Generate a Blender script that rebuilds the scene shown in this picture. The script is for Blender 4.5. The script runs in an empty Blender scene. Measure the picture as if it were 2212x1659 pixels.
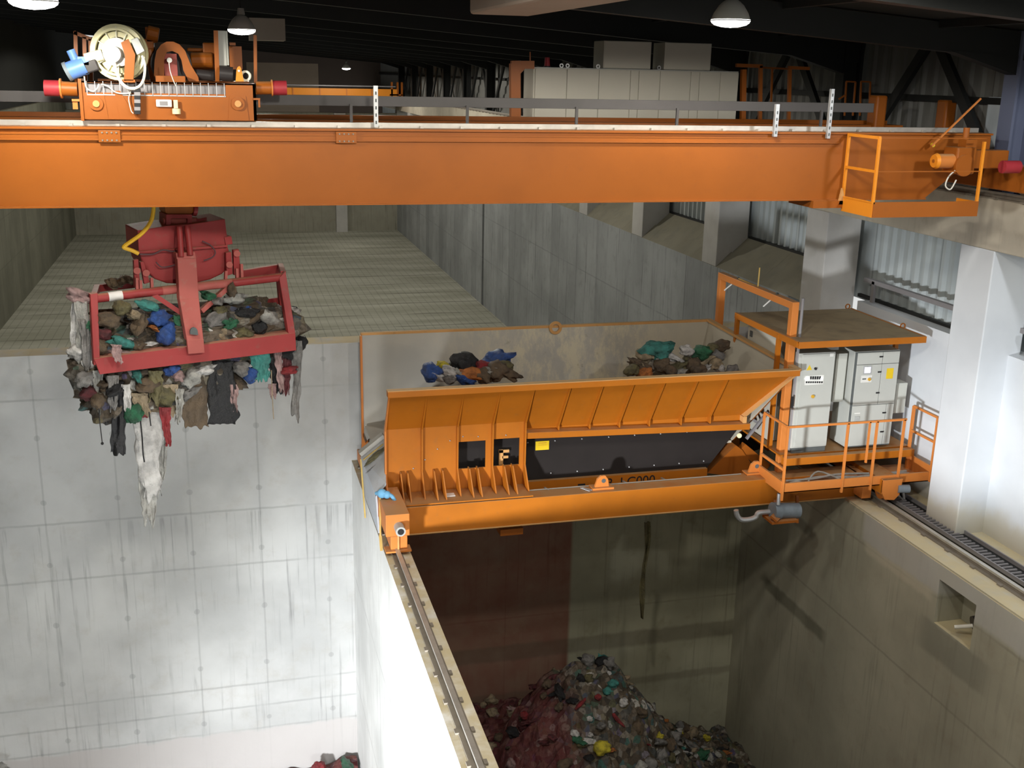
import bpy, bmesh, math, random
from mathutils import Vector, Matrix, noise as mnoise
random.seed(7)
sc = bpy.context.scene
COL = sc.collection
sin, cos, pi = math.sin, math.cos, math.pi

# ------------------------------------------------------------------ camera
CAM = Vector((0, 0, 8.0))
FPX, CX, CY = 2376.15, 1106.0, 829.5
PIT, YAW, ROL = 0.275887549, 0.262560318, 0.0208549832
FW = Vector((sin(YAW)*cos(PIT), cos(YAW)*cos(PIT), -sin(PIT)))
_r = Vector((cos(YAW), -sin(YAW), 0)); _u = _r.cross(FW)
RT = cos(ROL)*_r + sin(ROL)*_u
UP = -sin(ROL)*_r + cos(ROL)*_u
cam = bpy.data.cameras.new('camera'); cam.sensor_width = 36; cam.lens = 36*FPX/2212
cam.clip_start = .1; cam.clip_end = 400
cobj = bpy.data.objects.new('camera', cam); COL.objects.link(cobj)
m3 = Matrix((RT, UP, -FW)).transposed()
cobj.matrix_world = Matrix.Translation(CAM) @ m3.to_4x4()
sc.camera = cobj

def at(px, py, ax, val):
    """where the sight line through a measured image point meets the plane x, y or z = val"""
    d = RT*((px-CX)/FPX) - UP*((py-CY)/FPX) + FW
    i = 'xyz'.index(ax)
    return CAM + d*((val-CAM[i])/d[i])
def pY(px, py, y): return at(px, py, 'y', y)

# ------------------------------------------------------------------ materials
class NB:
    def __init__(s, name):
        s.m = bpy.data.materials.new(name); s.m.use_nodes = True
        s.t = s.m.node_tree; s.b = s.t.nodes['Principled BSDF']
    def n(s, typ, **kw):
        x = s.t.nodes.new(typ)
        for k, v in kw.items(): setattr(x, k, v)
        return x
    def link(s, a, b): s.t.links.new(a, b)
    def put(s, sock, v):
        if isinstance(v, bpy.types.NodeSocket): s.link(v, sock)
        elif isinstance(v, (tuple, list)) and sock.type == 'RGBA' and len(v) == 3: sock.default_value = (*v, 1)
        else: sock.default_value = v
    def math(s, op, a, b=0.0, c=0.0, clamp=False):
        x = s.n('ShaderNodeMath', operation=op, use_clamp=clamp)
        s.put(x.inputs[0], a); s.put(x.inputs[1], b); s.put(x.inputs[2], c)
        return x.outputs[0]
    def pos(s): return s.n('ShaderNodeNewGeometry').outputs['Position']
    def ocoord(s): return s.n('ShaderNodeTexCoord').outputs['Object']
    def normz(s):
        g = s.n('ShaderNodeNewGeometry'); x = s.n('ShaderNodeSeparateXYZ'); s.link(g.outputs['Normal'], x.inputs[0]); return x.outputs[2]
    def sep(s, v):
        x = s.n('ShaderNodeSeparateXYZ'); s.link(v, x.inputs[0]); return x.outputs
    def mapv(s, v, scale=(1, 1, 1), loc=(0, 0, 0)):
        x = s.n('ShaderNodeMapping'); s.link(v, x.inputs[0]); x.inputs['Scale'].default_value = scale; x.inputs['Location'].default_value = loc
        return x.outputs[0]
    def noise(s, v, scale=1, detail=4, rough=.55):
        x = s.n('ShaderNodeTexNoise'); s.link(v, x.inputs['Vector'])
        x.inputs['Scale'].default_value = scale; x.inputs['Detail'].default_value = detail; x.inputs['Roughness'].default_value = rough
        return x.outputs[0]
    def ramp(s, v, stops):
        x = s.n('ShaderNodeValToRGB'); s.link(v, x.inputs[0]); e = x.color_ramp.elements
        while len(e) < len(stops): e.new(.5)
        for k, (p, c) in enumerate(stops):
            e[k].position = p; e[k].color = (*c, 1) if isinstance(c, tuple) else (c, c, c, 1)
        return x.outputs[0]
    def mix(s, f, a, b, mode='MIX'):
        x = s.n('ShaderNodeMix', data_type='RGBA', blend_type=mode)
        s.put(x.inputs[0], f); s.put(x.inputs[6], a); s.put(x.inputs[7], b)
        return x.outputs[2]
    def sm(s, v, a, b):
        x = s.n('ShaderNodeMapRange', interpolation_type='SMOOTHSTEP'); s.put(x.inputs[0], v)
        x.inputs[1].default_value = a; x.inputs[2].default_value = b; return x.outputs[0]
    def line(s, v, period, off, half):
        """1 on thin lines of half-width half at v = off + k*period"""
        t = s.math('SUBTRACT', v, off); t = s.math('DIVIDE', t, period); t = s.math('ADD', t, .5)
        t = s.math('FRACT', t); t = s.math('SUBTRACT', t, .5); t = s.math('ABSOLUTE', t); t = s.math('MULTIPLY', t, period)
        return s.sm(t, half*1.5, half*.5), t
    def one(s, v, z, half):
        t = s.math('ABSOLUTE', s.math('SUBTRACT', v, z)); return s.sm(t, half*1.6, half*.4)
    def bump(s, h, strength=.3, dist=.02):
        x = s.n('ShaderNodeBump'); x.inputs['Strength'].default_value = strength; x.inputs['Distance'].default_value = dist
        s.link(h, x.inputs['Height']); s.link(x.outputs[0], s.b.inputs['Normal'])
    def fin(s, col, rough=.7, metal=0, spec=None):
        s.put(s.b.inputs['Base Color'], col); s.put(s.b.inputs['Roughness'], rough); s.b.inputs['Metallic'].default_value = metal
        if spec is not None: s.b.inputs['Specular IOR Level'].default_value = spec
        return s.m

DUST = (.42, .33, .19)
def paint(name, col, rough=.5, dust=.6, var=.18, metal=0, dirt=(.12, .06, .03), dirtamt=.25, spec=.3):
    n = NB(name); p = n.pos()
    f = n.noise(p, 1.3, 5); g = n.noise(p, 9, 4)
    c = n.mix(n.math('MULTIPLY', n.sm(f, .35, .75), var), col, tuple(x*.55 for x in col))
    c = n.mix(n.math('MULTIPLY', n.sm(g, .55, .8), dirtamt), c, dirt)
    if dust:
        d = n.math('MULTIPLY', n.sm(n.normz(), .55, .95), n.math('MULTIPLY', n.sm(n.noise(p, 3, 4), .1, .6), dust))
        c = n.mix(d, c, DUST)
    return n.fin(c, rough, metal, spec)

def concrete(name, base, axis='x', vper=1.4, voff=.52, zl=(), zper=None, zoff=0, streak=.3, streak_top=None, ties=None,
             stain=.25, bottom=None, boards=None, dust=.8, patch=None, tint=(.30, .25, .18)):
    n = NB(name); p = n.pos(); s = n.sep(p); u = s[0] if axis == 'x' else s[1]; z = s[2]
    c = n.mix(n.sm(n.noise(p, .45, 5), .3, .7), tuple(x*.82 for x in base), tuple(min(1, x*1.1) for x in base))
    c = n.mix(n.math('MULTIPLY', n.sm(n.noise(p, 2.2, 6, .65), .5, .75), stain), c, tint)
    if boards:
        sc3 = (1/boards, 1/boards, .02)
        v = n.n('ShaderNodeTexWhiteNoise', noise_dimensions='1D'); n.link(n.math('FLOOR', n.math('DIVIDE', u, boards)), v.inputs['W'])
        c = n.mix(n.math('MULTIPLY', v.outputs[0], .45), c, tuple(x*.5 for x in base))
        l, _ = n.line(u, boards, 0, .02)
        l = n.math('MULTIPLY', l, n.sm(n.noise(n.mapv(p, (1, 1, .4)), 1.1, 3), .42, .62))
        c = n.mix(n.math('MULTIPLY', l, .75), c, tuple(x*.32 for x in base))
    if streak:
        st = n.noise(n.mapv(p, (7, 7, .28)), 1.4, 4, .6)
        st = n.sm(st, .52, .72)
        st = n.math('MULTIPLY', st, n.sm(n.noise(p, .7, 3), .3, .65))
        if streak_top is not None: st = n.math('MULTIPLY', st, n.sm(z, streak_top+.02, streak_top-.1))
        c = n.mix(n.math('MULTIPLY', st, streak), c, tuple(x*.45 for x in base))
    wob = n.math('MULTIPLY', n.math('SUBTRACT', n.noise(p, 3, 3), .5), .06)
    fade = n.sm(n.noise(p, .9, 3), .3, .55)
    if vper:
        l, t = n.line(n.math('ADD', u, n.math('MULTIPLY', wob, .4)), vper, voff, .018)
        c = n.mix(n.math('MULTIPLY', n.math('MULTIPLY', l, fade), .3), c, tuple(x*.4 for x in base))
        if ties:
            _, tz = n.line(n.math('ADD', z, wob), ties[0], ties[1], .01)
            d = n.math('SQRT', n.math('ADD', n.math('MULTIPLY', t, t), n.math('MULTIPLY', tz, tz)))
            c = n.mix(n.math('MULTIPLY', n.sm(n.math('ADD', d, n.math('MULTIPLY', wob, .8)), .07, .05), .30), c, tuple(x*.38 for x in base))
    zz = n.math('ADD', z, n.math('MULTIPLY', wob, .6))
    for h in zl:
        c = n.mix(n.math('MULTIPLY', n.one(zz, h, .022), n.math('ADD', n.math('MULTIPLY', fade, .28), .06)), c, tuple(x*.4 for x in base))
    if zper:
        l, _ = n.line(zz, zper, zoff, .03)
        c = n.mix(n.math('MULTIPLY', l, .5), c, tuple(x*.45 for x in base))
    if bottom is not None:
        zb, cb = bottom
        c = n.mix(n.math('MULTIPLY', n.sm(n.math('ADD', z, n.math('MULTIPLY', wob, 4)), zb+.05, zb-.05), .85), c, cb)
    for x0, x1, z0, z1, pc, amt, sf in (patch or ()):
        f = n.math('MULTIPLY', n.sm(n.math('ADD', u, n.math('MULTIPLY', wob, sf*6)), x0, x0+.1+sf), n.sm(n.math('ADD', u, n.math('MULTIPLY', wob, sf*6)), x1, x1-.1-sf))
        f = n.math('MULTIPLY', f, n.math('MULTIPLY', n.sm(n.math('ADD', z, n.math('MULTIPLY', wob, 2)), z0, z0+.12), n.sm(n.math('ADD', z, n.math('MULTIPLY', wob, 2)), z1+.1, z1)))
        f = n.math('MULTIPLY', f, n.math('ADD', n.math('MULTIPLY', n.noise(p, 1.5, 4), .5), .5))
        c = n.mix(n.math('MULTIPLY', f, amt), c, pc)
    if dust:
        d = n.math('MULTIPLY', n.sm(n.normz(), .6, .95), dust)
        c = n.mix(n.math('MULTIPLY', d, n.sm(n.noise(p, 2.5, 5), .2, .6)), c, (.56, .47, .28))
    n.bump(n.noise(p, 14, 5), .15, .01)
    return n.fin(c, .9, 0, .2)

def plain(name, col, rough=.6, metal=0, spec=.3, var=.2, scale=6, bump=0):
    n = NB(name); p = n.ocoord()
    c = n.mix(n.math('MULTIPLY', n.sm(n.noise(p, scale, 4), .35, .7), var), col, tuple(x*.5 for x in col))
    if bump: n.bump(n.noise(p, scale*2, 4), bump, .03)
    return n.fin(c, rough, metal, spec)
def emis(name, col, st):
    n = NB(name); n.fin(col, .5); n.put(n.b.inputs['Emission Color'], col); n.b.inputs['Emission Strength'].default_value = st; return n.m
def corrugated(name, col, per=.2, axis=1):
    n = NB(name); p = n.pos(); s = n.sep(p)
    c = n.mix(n.math('MULTIPLY', n.sm(n.noise(n.mapv(p, (3, 3, .4)), 1, 4), .35, .7), .5), col, tuple(x*.6 for x in col))
    l, _ = n.line(s[axis], 1.1, 0, .012)
    c = n.mix(n.math('MULTIPLY', l, .6), c, tuple(x*.3 for x in col))
    return n.fin(c, .6, 0, .3)

M = {}
M['back'] = concrete('concrete_back_wall', (.50, .505, .50), 'x', 1.4, .52, zl=(1.68, -.93, -2.17, -5.05, -5.6, -6.17), streak=.85, streak_top=-.93, ties=(1.36, .9), bottom=(-6.2, (.48, .455, .445)), stain=.18)
M['pitback'] = concrete('concrete_dark_pit_wall', (.40, .385, .28), 'x', 2.4, 1.1, zl=(-4.1,), streak=.55, stain=.4, dust=.2, tint=(.22, .2, .12),  # same wall as the bright pit, warm light put into an olive base
                     patch=((2.5, 7.5, -9, .2, (.20, .022, .014), .85, 0), (2.5, 12, -5.25, -4.85, (.12, .10, .07), .6, 0), (2.5, 12, -6.3, -6.1, (.12, .10, .07), .5, 0), (9.4, 9.6, -6, -4.9, (.1, .09, .06), .4, .05)))  # first, red patch is a window reflection painted on; others are wall bands
M['divider'] = concrete('concrete_divider', (.80, .81, .80), 'y', 1.3, 0, streak=.3, stain=.12, zl=(-2.6, -5.2), dust=.9, tint=(.5, .48, .42))
M['pit'] = concrete('concrete_pit_wall', (.42, .40, .31), 'y', None, 1.0, zl=(-.62, -2.4), streak=.4, stain=.35, dust=.8, patch=((18.0, 20.9, -3.35, -3.05, (.10, .10, .07), .8, .25), (20.1, 20.3, -3.1, -2.8, (.1, .1, .07), .6, .1), (-3, 17.3, -.62, 0, (.56, .56, .55), .7, .05), (14.9, 17.2, -.80, -.60, (.56, .52, .40), .8, .1), (18.8, 21.0, -1.35, -1.1, (.10, .10, .08), .6, .3), (13.2, 15.4, -1.75, -1.15, (.16, .16, .13), .6, .4)))
M['basin'] = concrete('concrete_basin_wall', (.40, .42, .43), 'y', None, 0, streak=.75, stain=.3, boards=1.1, zl=(1.1, -1.0), dust=.5, tint=(.16, .16, .14))
M['basin_left'] = concrete('concrete_left_wall', (.24, .24, .19), 'y', None, 0, streak=.5, stain=.35, boards=1.2, zl=(1.1, -1.0), dust=.3, tint=(.2, .19, .14))
M['basin_far'] = concrete('concrete_far_wall', (.34, .33, .27), 'x', 1.2, 0, streak=.6, stain=.35, dust=.2)
M['column'] = concrete('concrete_column', (.55, .54, .52), 'y', None, 0, streak=.12, stain=.15, dust=.3)
M['sill'] = concrete('concrete_sill', (.27, .26, .21), 'y', 2.4, .3, streak=.1, stain=.3, dust=.3, tint=(.14, .13, .1))
M['runway'] = concrete('concrete_runway_beam', (.56, .51, .42), 'y', None, 0, streak=.2, stain=.45, dust=.3)
def white_wall():
    n = NB('white_wall_paint'); p = n.pos(); z = n.sep(p)[2]
    c = n.mix(n.sm(n.noise(p, .8, 4), .3, .7), (.57, .60, .64), (.64, .67, .71))
    g = n.math('ADD', z, n.math('MULTIPLY', n.noise(p, 2, 4), .5))
    c = n.mix(n.math('MULTIPLY', n.sm(g, .95, .55), .75), c, (.50, .46, .36))
    return n.fin(c, .8, 0, .25)
M['white'] = white_wall()
M['walk'] = concrete('concrete_walkway', (.50, .46, .35), 'y', None, 0, streak=0, stain=.3, dust=.7)
M['pitfloor'] = concrete('concrete_pit_floor', (.3, .28, .24), 'x', None, 0, streak=0, stain=.5, dust=0)
def basin_floor():
    n = NB('basin_slotted_floor'); p = n.pos(); s = n.sep(p)
    c = n.mix(n.sm(n.noise(n.mapv(p, (.25, 1, 1)), .8, 5), .3, .7), (.36, .36, .29), (.52, .52, .44))
    l, _ = n.line(n.math('ADD', s[1], n.math('MULTIPLY', n.noise(p, .6, 3), .2)), 2.6, 0, .09)
    c = n.mix(n.math('MULTIPLY', l, n.math('ADD', n.math('MULTIPLY', n.sm(n.noise(p, .35, 3), .35, .6), .55), .1)), c, (.14, .14, .11))
    t, _ = n.line(s[0], .36, 0, .018)
    c = n.mix(n.math('MULTIPLY', t, .34), c, (.13, .13, .11))
    return n.fin(c, .85, 0, .2)
M['bfloor'] = basin_floor()
M['roof'] = plain('dark_roof_sheet', (.022, .023, .021), .9, var=.3, scale=.5)
M['steel_dark'] = plain('dark_painted_steel', (.018, .019, .019), .6, var=.3, scale=1)
M['steel_reflected'] = plain('blue_grey_reflection_steel', (.14, .16, .24), .5, var=.2, scale=1)  # blurred blue-grey reflection put into the steel colour
M['clad'] = corrugated('grey_wall_cladding', (.20, .20, .19))
M['clad_low'] = corrugated('pale_blue_grey_cladding', (.42, .46, .47))
M['clad_tan'] = plain('tan_panel', (.42, .33, .25), .8, var=.2, scale=.4)
M['clad_brown'] = plain('dark_brown_panel', (.10, .075, .06), .8, var=.2, scale=.4)
M['blue_reflection'] = corrugated('blue_reflection_sheet', (.60, .67, .74))
M['orange'] = paint('orange_paint_crane', (.335, .094, .010), .45, .25, .25, dirtamt=.12)
M['orange_h'] = paint('orange_paint_hopper', (.44, .135, .009), .5, .55, .3, dirt=(.25, .12, .04), dirtamt=.25)
M['orange_rail'] = paint('orange_paint_railing', (.60, .20, .042), .5, .55, .15, dirtamt=.15)
M['orange_y'] = paint('bright_orange_paint', (.78, .27, .02), .45, .1, .12, dirtamt=.08)
M['red'] = paint('red_paint_grab', (.30, .034, .034), .5, .35, .35, dirt=(.18, .09, .07), dirtamt=.45)
M['red_dusty'] = paint('dusty_red_paint', (.40, .10, .085), .65, .4, .3, dirt=(.32, .2, .15), dirtamt=.6)
M['redcap'] = plain('red_buffer_rubber', (.35, .03, .04), .5)
M['inner'] = None
def hopper_inner():
    n = NB('soiled_grey_steel'); p = n.pos(); s = n.sep(p)
    c = n.mix(n.sm(n.noise(p, 1, 4), .3, .7), (.40, .385, .35), (.48, .45, .39))
    f = n.math('MULTIPLY', n.sm(s[0], 3.6, 6.2), n.sm(s[0], 10.4, 8.0))
    d = n.sm(n.noise(n.mapv(p, (2.2, 2.2, 1)), 1.6, 8, .75), .42, .62)
    c = n.mix(n.math('MULTIPLY', n.math('MULTIPLY', d, f), .85), c, (.62, .56, .41))
    g = n.sm(n.noise(p, 5, 6, .7), .6, .72)
    c = n.mix(n.math('MULTIPLY', n.math('MULTIPLY', g, f), .6), c, (.20, .17, .10))
    c = n.mix(n.math('MULTIPLY', n.sm(s[0], 8.0, 9.5), .5), c, (.50, .45, .34))
    return n.fin(c, .7, 0, .3)
M['inner'] = hopper_inner()
M['blackrub'] = plain('black_shade_sheet', (.018, .014, .013), .7, var=.4, scale=1.2)
M['rimdust'] = paint('dusty_orange_rim', (.62, .33, .12), .7, .75, .2, dirtamt=.2)
M['grey'] = plain('light_grey_enamel', (.48, .49, .46), .45, var=.12, scale=1.5)
M['greyside'] = plain('grey_enamel_side_box', (.50, .51, .47), .5, var=.12, scale=1.5)
M['seam'] = plain('dark_seam', (.10, .11, .11), .7)
M['black'] = plain('black_plastic', (.02, .02, .022), .5)
M['panelwhite'] = plain('white_legend_plate', (.75, .75, .72), .5)
M['yellow'] = plain('yellow_sticker', (.75, .52, .02), .5)
M['knob'] = plain('yellow_red_knob', (.62, .35, .03), .45)
M['screen'] = emis('lit_screen', (.72, .66, 1.0), 2.2)
M['pilot'] = emis('white_pilot_light', (1, 1, 1), 6)
M['galv'] = plain('galvanised_steel', (.50, .51, .52), .45, .6, var=.25, scale=8)
M['steel'] = plain('worn_steel_rail', (.27, .24, .20), .6, .15, var=.3, scale=5)
M['steelbright'] = plain('bright_rail_head', (.52, .50, .46), .4, .5, var=.3, scale=5)
M['traygrey'] = plain('grey_tray_steel', (.26, .25, .26), .5, .2, var=.2, scale=2)
M['traydark'] = plain('dark_tray_steel', (.085, .08, .08), .6, 0, var=.2, scale=2)
M['redline'] = plain('dark_red_hose', (.10, .05, .055), .6)
M['white_cab'] = plain('off_white_cabinet', (.52, .50, .43), .5, var=.08, scale=1)
M['cream'] = plain('cream_reel_plastic', (.72, .68, .42), .4, var=.15, scale=5)
M['creamlight'] = plain('cream_white_hub', (.75, .73, .60), .4, var=.1, scale=5)
M['midgrey'] = plain('mid_grey_disc', (.42, .43, .42), .4)
M['blue_motor'] = plain('blue_motor_paint', (.12, .25, .62), .4)
M['greymotor'] = plain('grey_blue_motor', (.18, .21, .24), .5, var=.4)
M['whitecable'] = plain('white_cable', (.70, .68, .60), .5)
M['greycable'] = plain('grey_cable', (.35, .35, .33), .6)
M['yellowhose'] = plain('yellow_hose', (.72, .42, .03), .5)
M['darkmotor'] = plain('dark_motor', (.035, .03, .03), .4)
M['bluerope'] = plain('blue_rag', (.16, .40, .62), .7)
M['strap'] = plain('yellow_strap', (.55, .38, .12), .8)
M['chute'] = paint('dusty_blue_grey_sheet', (.50, .53, .58), .5, .4, .2)
M['lampshade'] = None
M['lampglass'] = emis('lit_lamp_glass', (1, .985, .95), 14)
n = NB('white_lamp_shade'); n.fin((.75, .74, .70), .4); n.b.inputs['Transmission Weight'].default_value = 0
M['lampshade'] = n.m
M['duct'] = plain('beige_duct_sheet', (.40, .34, .29), .5, .1, var=.15, scale=1)
M['white_tape'] = plain('white_tape', (.72, .70, .68), .6)

# ------------------------------------------------------------------ mesh builder
class MB:
    def __init__(s): s.v = []; s.f = []
    def add(s, vs, fs):
        o = len(s.v); s.v += [Vector(v) for v in vs]; s.f += [[i+o for i in f] for f in fs]; return s
    def box(s, x0, x1, y0, y1, z0, z1):
        if x0 > x1: x0, x1 = x1, x0
        if y0 > y1: y0, y1 = y1, y0
        if z0 > z1: z0, z1 = z1, z0
        return s.add([(x0,y0,z0),(x1,y0,z0),(x1,y1,z0),(x0,y1,z0),(x0,y0,z1),(x1,y0,z1),(x1,y1,z1),(x0,y1,z1)],
                     [(0,3,2,1),(4,5,6,7),(0,1,5,4),(1,2,6,5),(2,3,7,6),(3,0,4,7)])
    def bar(s, p, q, w, h, up=(0, 0, 1)):
        p, q = Vector(p), Vector(q); d = (q-p).normalized(); u = Vector(up)
        if abs(d.dot(u)) > .98: u = Vector((0, 1, 0))
        a = d.cross(u).normalized(); b = a.cross(d).normalized(); a *= w/2; b *= h/2
        return s.add([p-a-b, p+a-b, p+a+b, p-a+b, q-a-b, q+a-b, q+a+b, q-a+b],
                     [(0,1,2,3),(7,6,5,4),(0,4,5,1),(1,5,6,2),(2,6,7,3),(3,7,4,0)])
    def cyl(s, p, q, r, r2=None, n=16):
        r2 = r if r2 is None else r2
        p, q = Vector(p), Vector(q); d = (q-p).normalized(); u = Vector((0, 0, 1)) if abs(d.z) < .9 else Vector((1, 0, 0))
        a = d.cross(u).normalized(); b = a.cross(d)
        vs = [p+(a*cos(2*pi*k/n)+b*sin(2*pi*k/n))*r for k in range(n)]+[q+(a*cos(2*pi*k/n)+b*sin(2*pi*k/n))*r2 for k in range(n)]
        return s.add(vs, [(k, (k+1) % n, n+(k+1) % n, n+k) for k in range(n)]+[list(range(n))[::-1], list(range(n, 2*n))])
    def ring(s, c, ax, r0, r1, w, n=28):
        """annular disc of inner r0, outer r1, thickness w along ax"""
        c, d = Vector(c), Vector(ax).normalized(); u = Vector((0, 0, 1)) if abs(d.z) < .9 else Vector((1, 0, 0))
        a = d.cross(u).normalized(); b = a.cross(d); vs = []
        for r, h in ((r0, -w/2), (r1, -w/2), (r1, w/2), (r0, w/2)):
            vs += [c+d*h+(a*cos(2*pi*k/n)+b*sin(2*pi*k/n))*r for k in range(n)]
        fs = []
        for j in range(4):
            for k in range(n):
                j2 = (j+1) % 4; k2 = (k+1) % n
                fs.append((j*n+k, j*n+k2, j2*n+k2, j2*n+k))
        return s.add(vs, fs)
    def tube(s, pts, r, n=8):
        pts = [Vector(p) for p in pts]
        # catmull-rom resample
        out = []
        P = [pts[0]]+pts+[pts[-1]]
        for i in range(1, len(P)-2):
            for k in range(5):
                t = k/5; a, b, c, d = P[i-1], P[i], P[i+1], P[i+2]
                out.append(.5*((2*b)+(c-a)*t+(2*a-5*b+4*c-d)*t*t+(3*b-a-3*c+d)*t**3))
        out.append(pts[-1]); vs = []; fs = []
        d0 = (out[1]-out[0]).normalized(); u = Vector((0, 0, 1)) if abs(d0.z) < .9 else Vector((1, 0, 0))
        a = d0.cross(u).normalized()
        for i, p in enumerate(out):
            d = (out[min(i+1, len(out)-1)]-out[max(i-1, 0)]).normalized()
            a = (a-d*a.dot(d)).normalized(); b = d.cross(a)
            vs += [p+(a*cos(2*pi*k/n)+b*sin(2*pi*k/n))*r for k in range(n)]
        for i in range(len(out)-1):
            fs += [(i*n+k, i*n+(k+1) % n, (i+1)*n+(k+1) % n, (i+1)*n+k) for k in range(n)]
        fs += [list(range(n))[::-1], list(range(len(vs)-n, len(vs)))]
        return s.add(vs, fs)
    def prism(s, poly, vec):
        poly = [Vector(p) for p in poly]; n = len(poly); v = Vector(vec)
        return s.add(poly+[p+v for p in poly], [list(range(n)), list(range(n, 2*n))[::-1]]+[(k, n+k, n+(k+1) % n, (k+1) % n) for k in range(n)])
    def lathe(s, prof, c=(0, 0, 0), n=24):
        c = Vector(c); vs = []; fs = []
        for r, z in prof: vs += [c+Vector((r*cos(2*pi*k/n), r*sin(2*pi*k/n), z)) for k in range(n)]
        for i in range(len(prof)-1):
            fs += [(i*n+k, i*n+(k+1) % n, (i+1)*n+(k+1) % n, (i+1)*n+k) for k in range(n)]
        return s.add(vs, fs)
    def ball(s, c, r, n=10):
        prof = [(max(1e-4, r*sin(pi*k/n)), -r*cos(pi*k/n)) for k in range(n+1)]
        return s.lathe(prof, c, 14)
    def pbox(s, x0, y0, x1, y1, Y, depth):
        xm, ym = (x0+x1)/2, (y0+y1)/2
        return s.box(pY(x0, ym, Y).x, pY(x1, ym, Y).x, Y, Y+depth, pY(xm, y1, Y).z, pY(xm, y0, Y).z)
    def build(s, name, mat, parent=None, bevel=0, smooth=False, origin=None):
        me = bpy.data.meshes.new(name)
        o0 = ORG[parent.name] if parent is not None else (Vector(origin) if origin is not None else Vector((0, 0, 0)))
        me.from_pydata([v-o0 for v in s.v], [], s.f)
        bm = bmesh.new(); bm.from_mesh(me); bmesh.ops.recalc_face_normals(bm, faces=bm.faces); bm.to_mesh(me); bm.free()
        if smooth:
            for p in me.polygons: p.use_smooth = True
            try: me.set_sharp_from_angle(angle=math.radians(40))
            except Exception: pass
        me.materials.append(M[mat] if isinstance(mat, str) else mat)
        ob = bpy.data.objects.new(name, me); COL.objects.link(ob)
        if parent is not None: ob.parent = parent; ORG[ob.name] = o0
        else: ob.location = o0; ORG[ob.name] = o0
        if bevel:
            b = ob.modifiers.new('bevel', 'BEVEL'); b.width = bevel; b.segments = 2; b.limit_method = 'ANGLE'; b.angle_limit = math.radians(50)
        return ob
ORG = {}
def tag(o, label, cat, group=None, kind=None):
    o['label'] = label; o['category'] = cat
    if group: o['group'] = group
    if kind: o['kind'] = kind
    return o
def thing(name, label, cat, loc, group=None):
    o = bpy.data.objects.new(name, None); o.empty_display_size = .2; COL.objects.link(o); o.location = loc
    ORG[o.name] = Vector(loc); return tag(o, label, cat, group)
def base_of(mb):
    xs = [v.x for v in mb.v]; ys = [v.y for v in mb.v]; zs = [v.z for v in mb.v]
    return ((min(xs)+max(xs))/2, (min(ys)+max(ys))/2, min(zs))
def solo(name, mb, mat, label, cat, group=None, kind=None, **kw):
    return tag(mb.build(name, mat, None, origin=base_of(mb), **kw), label, cat, group, kind)
def struct(name, mb, mat, label, cat, group=None, **kw):
    return tag(mb.build(name, mat, None, origin=base_of(mb), **kw), label, cat, group, 'structure')

# ------------------------------------------------------------------ the hall
XR = 12.72                                   # inner face of the right-hand columns
COLY = [15.9+5.4*k for k in range(13)]       # near corner of each column
def roofz(x): return 9.75-.07*x
struct('wall_pit_back', MB().box(2.9, 11.7, 22.13, 22.16, -9, -.02), 'pitback', 'concrete wall at the back of the dark pit, olive light and red reflection painted in', 'wall')
struct('wall_back', MB().box(-9.6, XR, 22.16, 22.76, -9, 2.57), 'back', 'tall pale concrete wall closing the bright pit behind the red grab', 'wall')
struct('wall_divider', MB().box(2.46, 2.9, -3, 22.16, -9, 0), 'divider', 'thin white concrete wall between the two pits, carrying a rail', 'wall')
# pit wall on the right with its square niche
NY0, NY1, NZ0, NZ1 = 13.87, 14.85, -1.08, -.26
mb = MB()
mb.box(11.7, 13.3, -3, NY0, -9, 0).box(11.7, 13.3, NY1, 22.16, -9, 0).box(11.7, 13.3, NY0, NY1, -9, NZ0).box(11.7, 13.3, NY0, NY1, NZ1, 0).box(12.25, 13.3, NY0, NY1, NZ0, NZ1)
struct('wall_pit_right', mb, 'pit', 'grey concrete pit wall under the right rail, with a square niche', 'wall')
struct('floor', MB().box(-9.6, 11.7, -3, 22.16, -9.3, -9), 'pitfloor', 'concrete floor at the bottom of the two pits', 'floor')
struct('floor_walkway', MB().box(12.95, 13.3, -3, 22.16, 0, .03), 'walk', 'beige concrete walkway strip at the foot of the white wall', 'floor')
struct('wall_right', MB().box(13.3, 13.8, -3, 20.75, 0, 3.39), 'white', 'white painted lower wall behind the right column', 'wall')
struct('wall_far', MB().box(-9.6, 13.8, 81, 81.6, -4, 5), 'basin_far', 'concrete end wall of the far basin under the girder', 'wall')
struct('wall_left', MB().box(-10.2, -9.6, -3, 96, -9.3, 5.8), 'basin_left', 'long concrete left wall of the far basin', 'wall')
struct('wall_left_cladding', MB().box(-10.2, -9.8, -3, 96, 5.8, 10.7), 'roof', 'dark upper cladding of the left side', 'wall')
struct('wall_basin_right', MB().box(XR, 13.9, 22.76, 53.3, -4, 3.13).box(XR, 13.9, 53.7, 81, -4, 3.13), 'basin', 'streaked concrete right wall of the far basin with a dark expansion joint', 'wall')
struct('trim_joint', MB().box(XR+.12, 13.9, 53.3, 53.7, -4, 3.1), 'black', 'dark vertical expansion joint in the basin right wall', 'joint')
struct('trim_pilaster', MB().box(8.2, 9.0, 80.4, 81, -4, 5), 'column', 'pale concrete pilaster on the far basin end wall', 'pilaster')
struct('floor_basin', MB().box(-9.6, XR, 22.76, 81, -3.7, -3.4), 'bfloor', 'slotted concrete floor of the far basin with cross bands', 'floor')
struct('wall_end', MB().box(-10, 14, 95, 95.5, -4, 10), 'clad_brown', 'dark brown end wall far behind the cranes', 'wall')
struct('wall_end_panel', MB().box(2.6, 8.0, 89.6, 90, 4, 8.35), 'clad_tan', 'tan panel wall far behind the trolley', 'wall')
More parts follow.
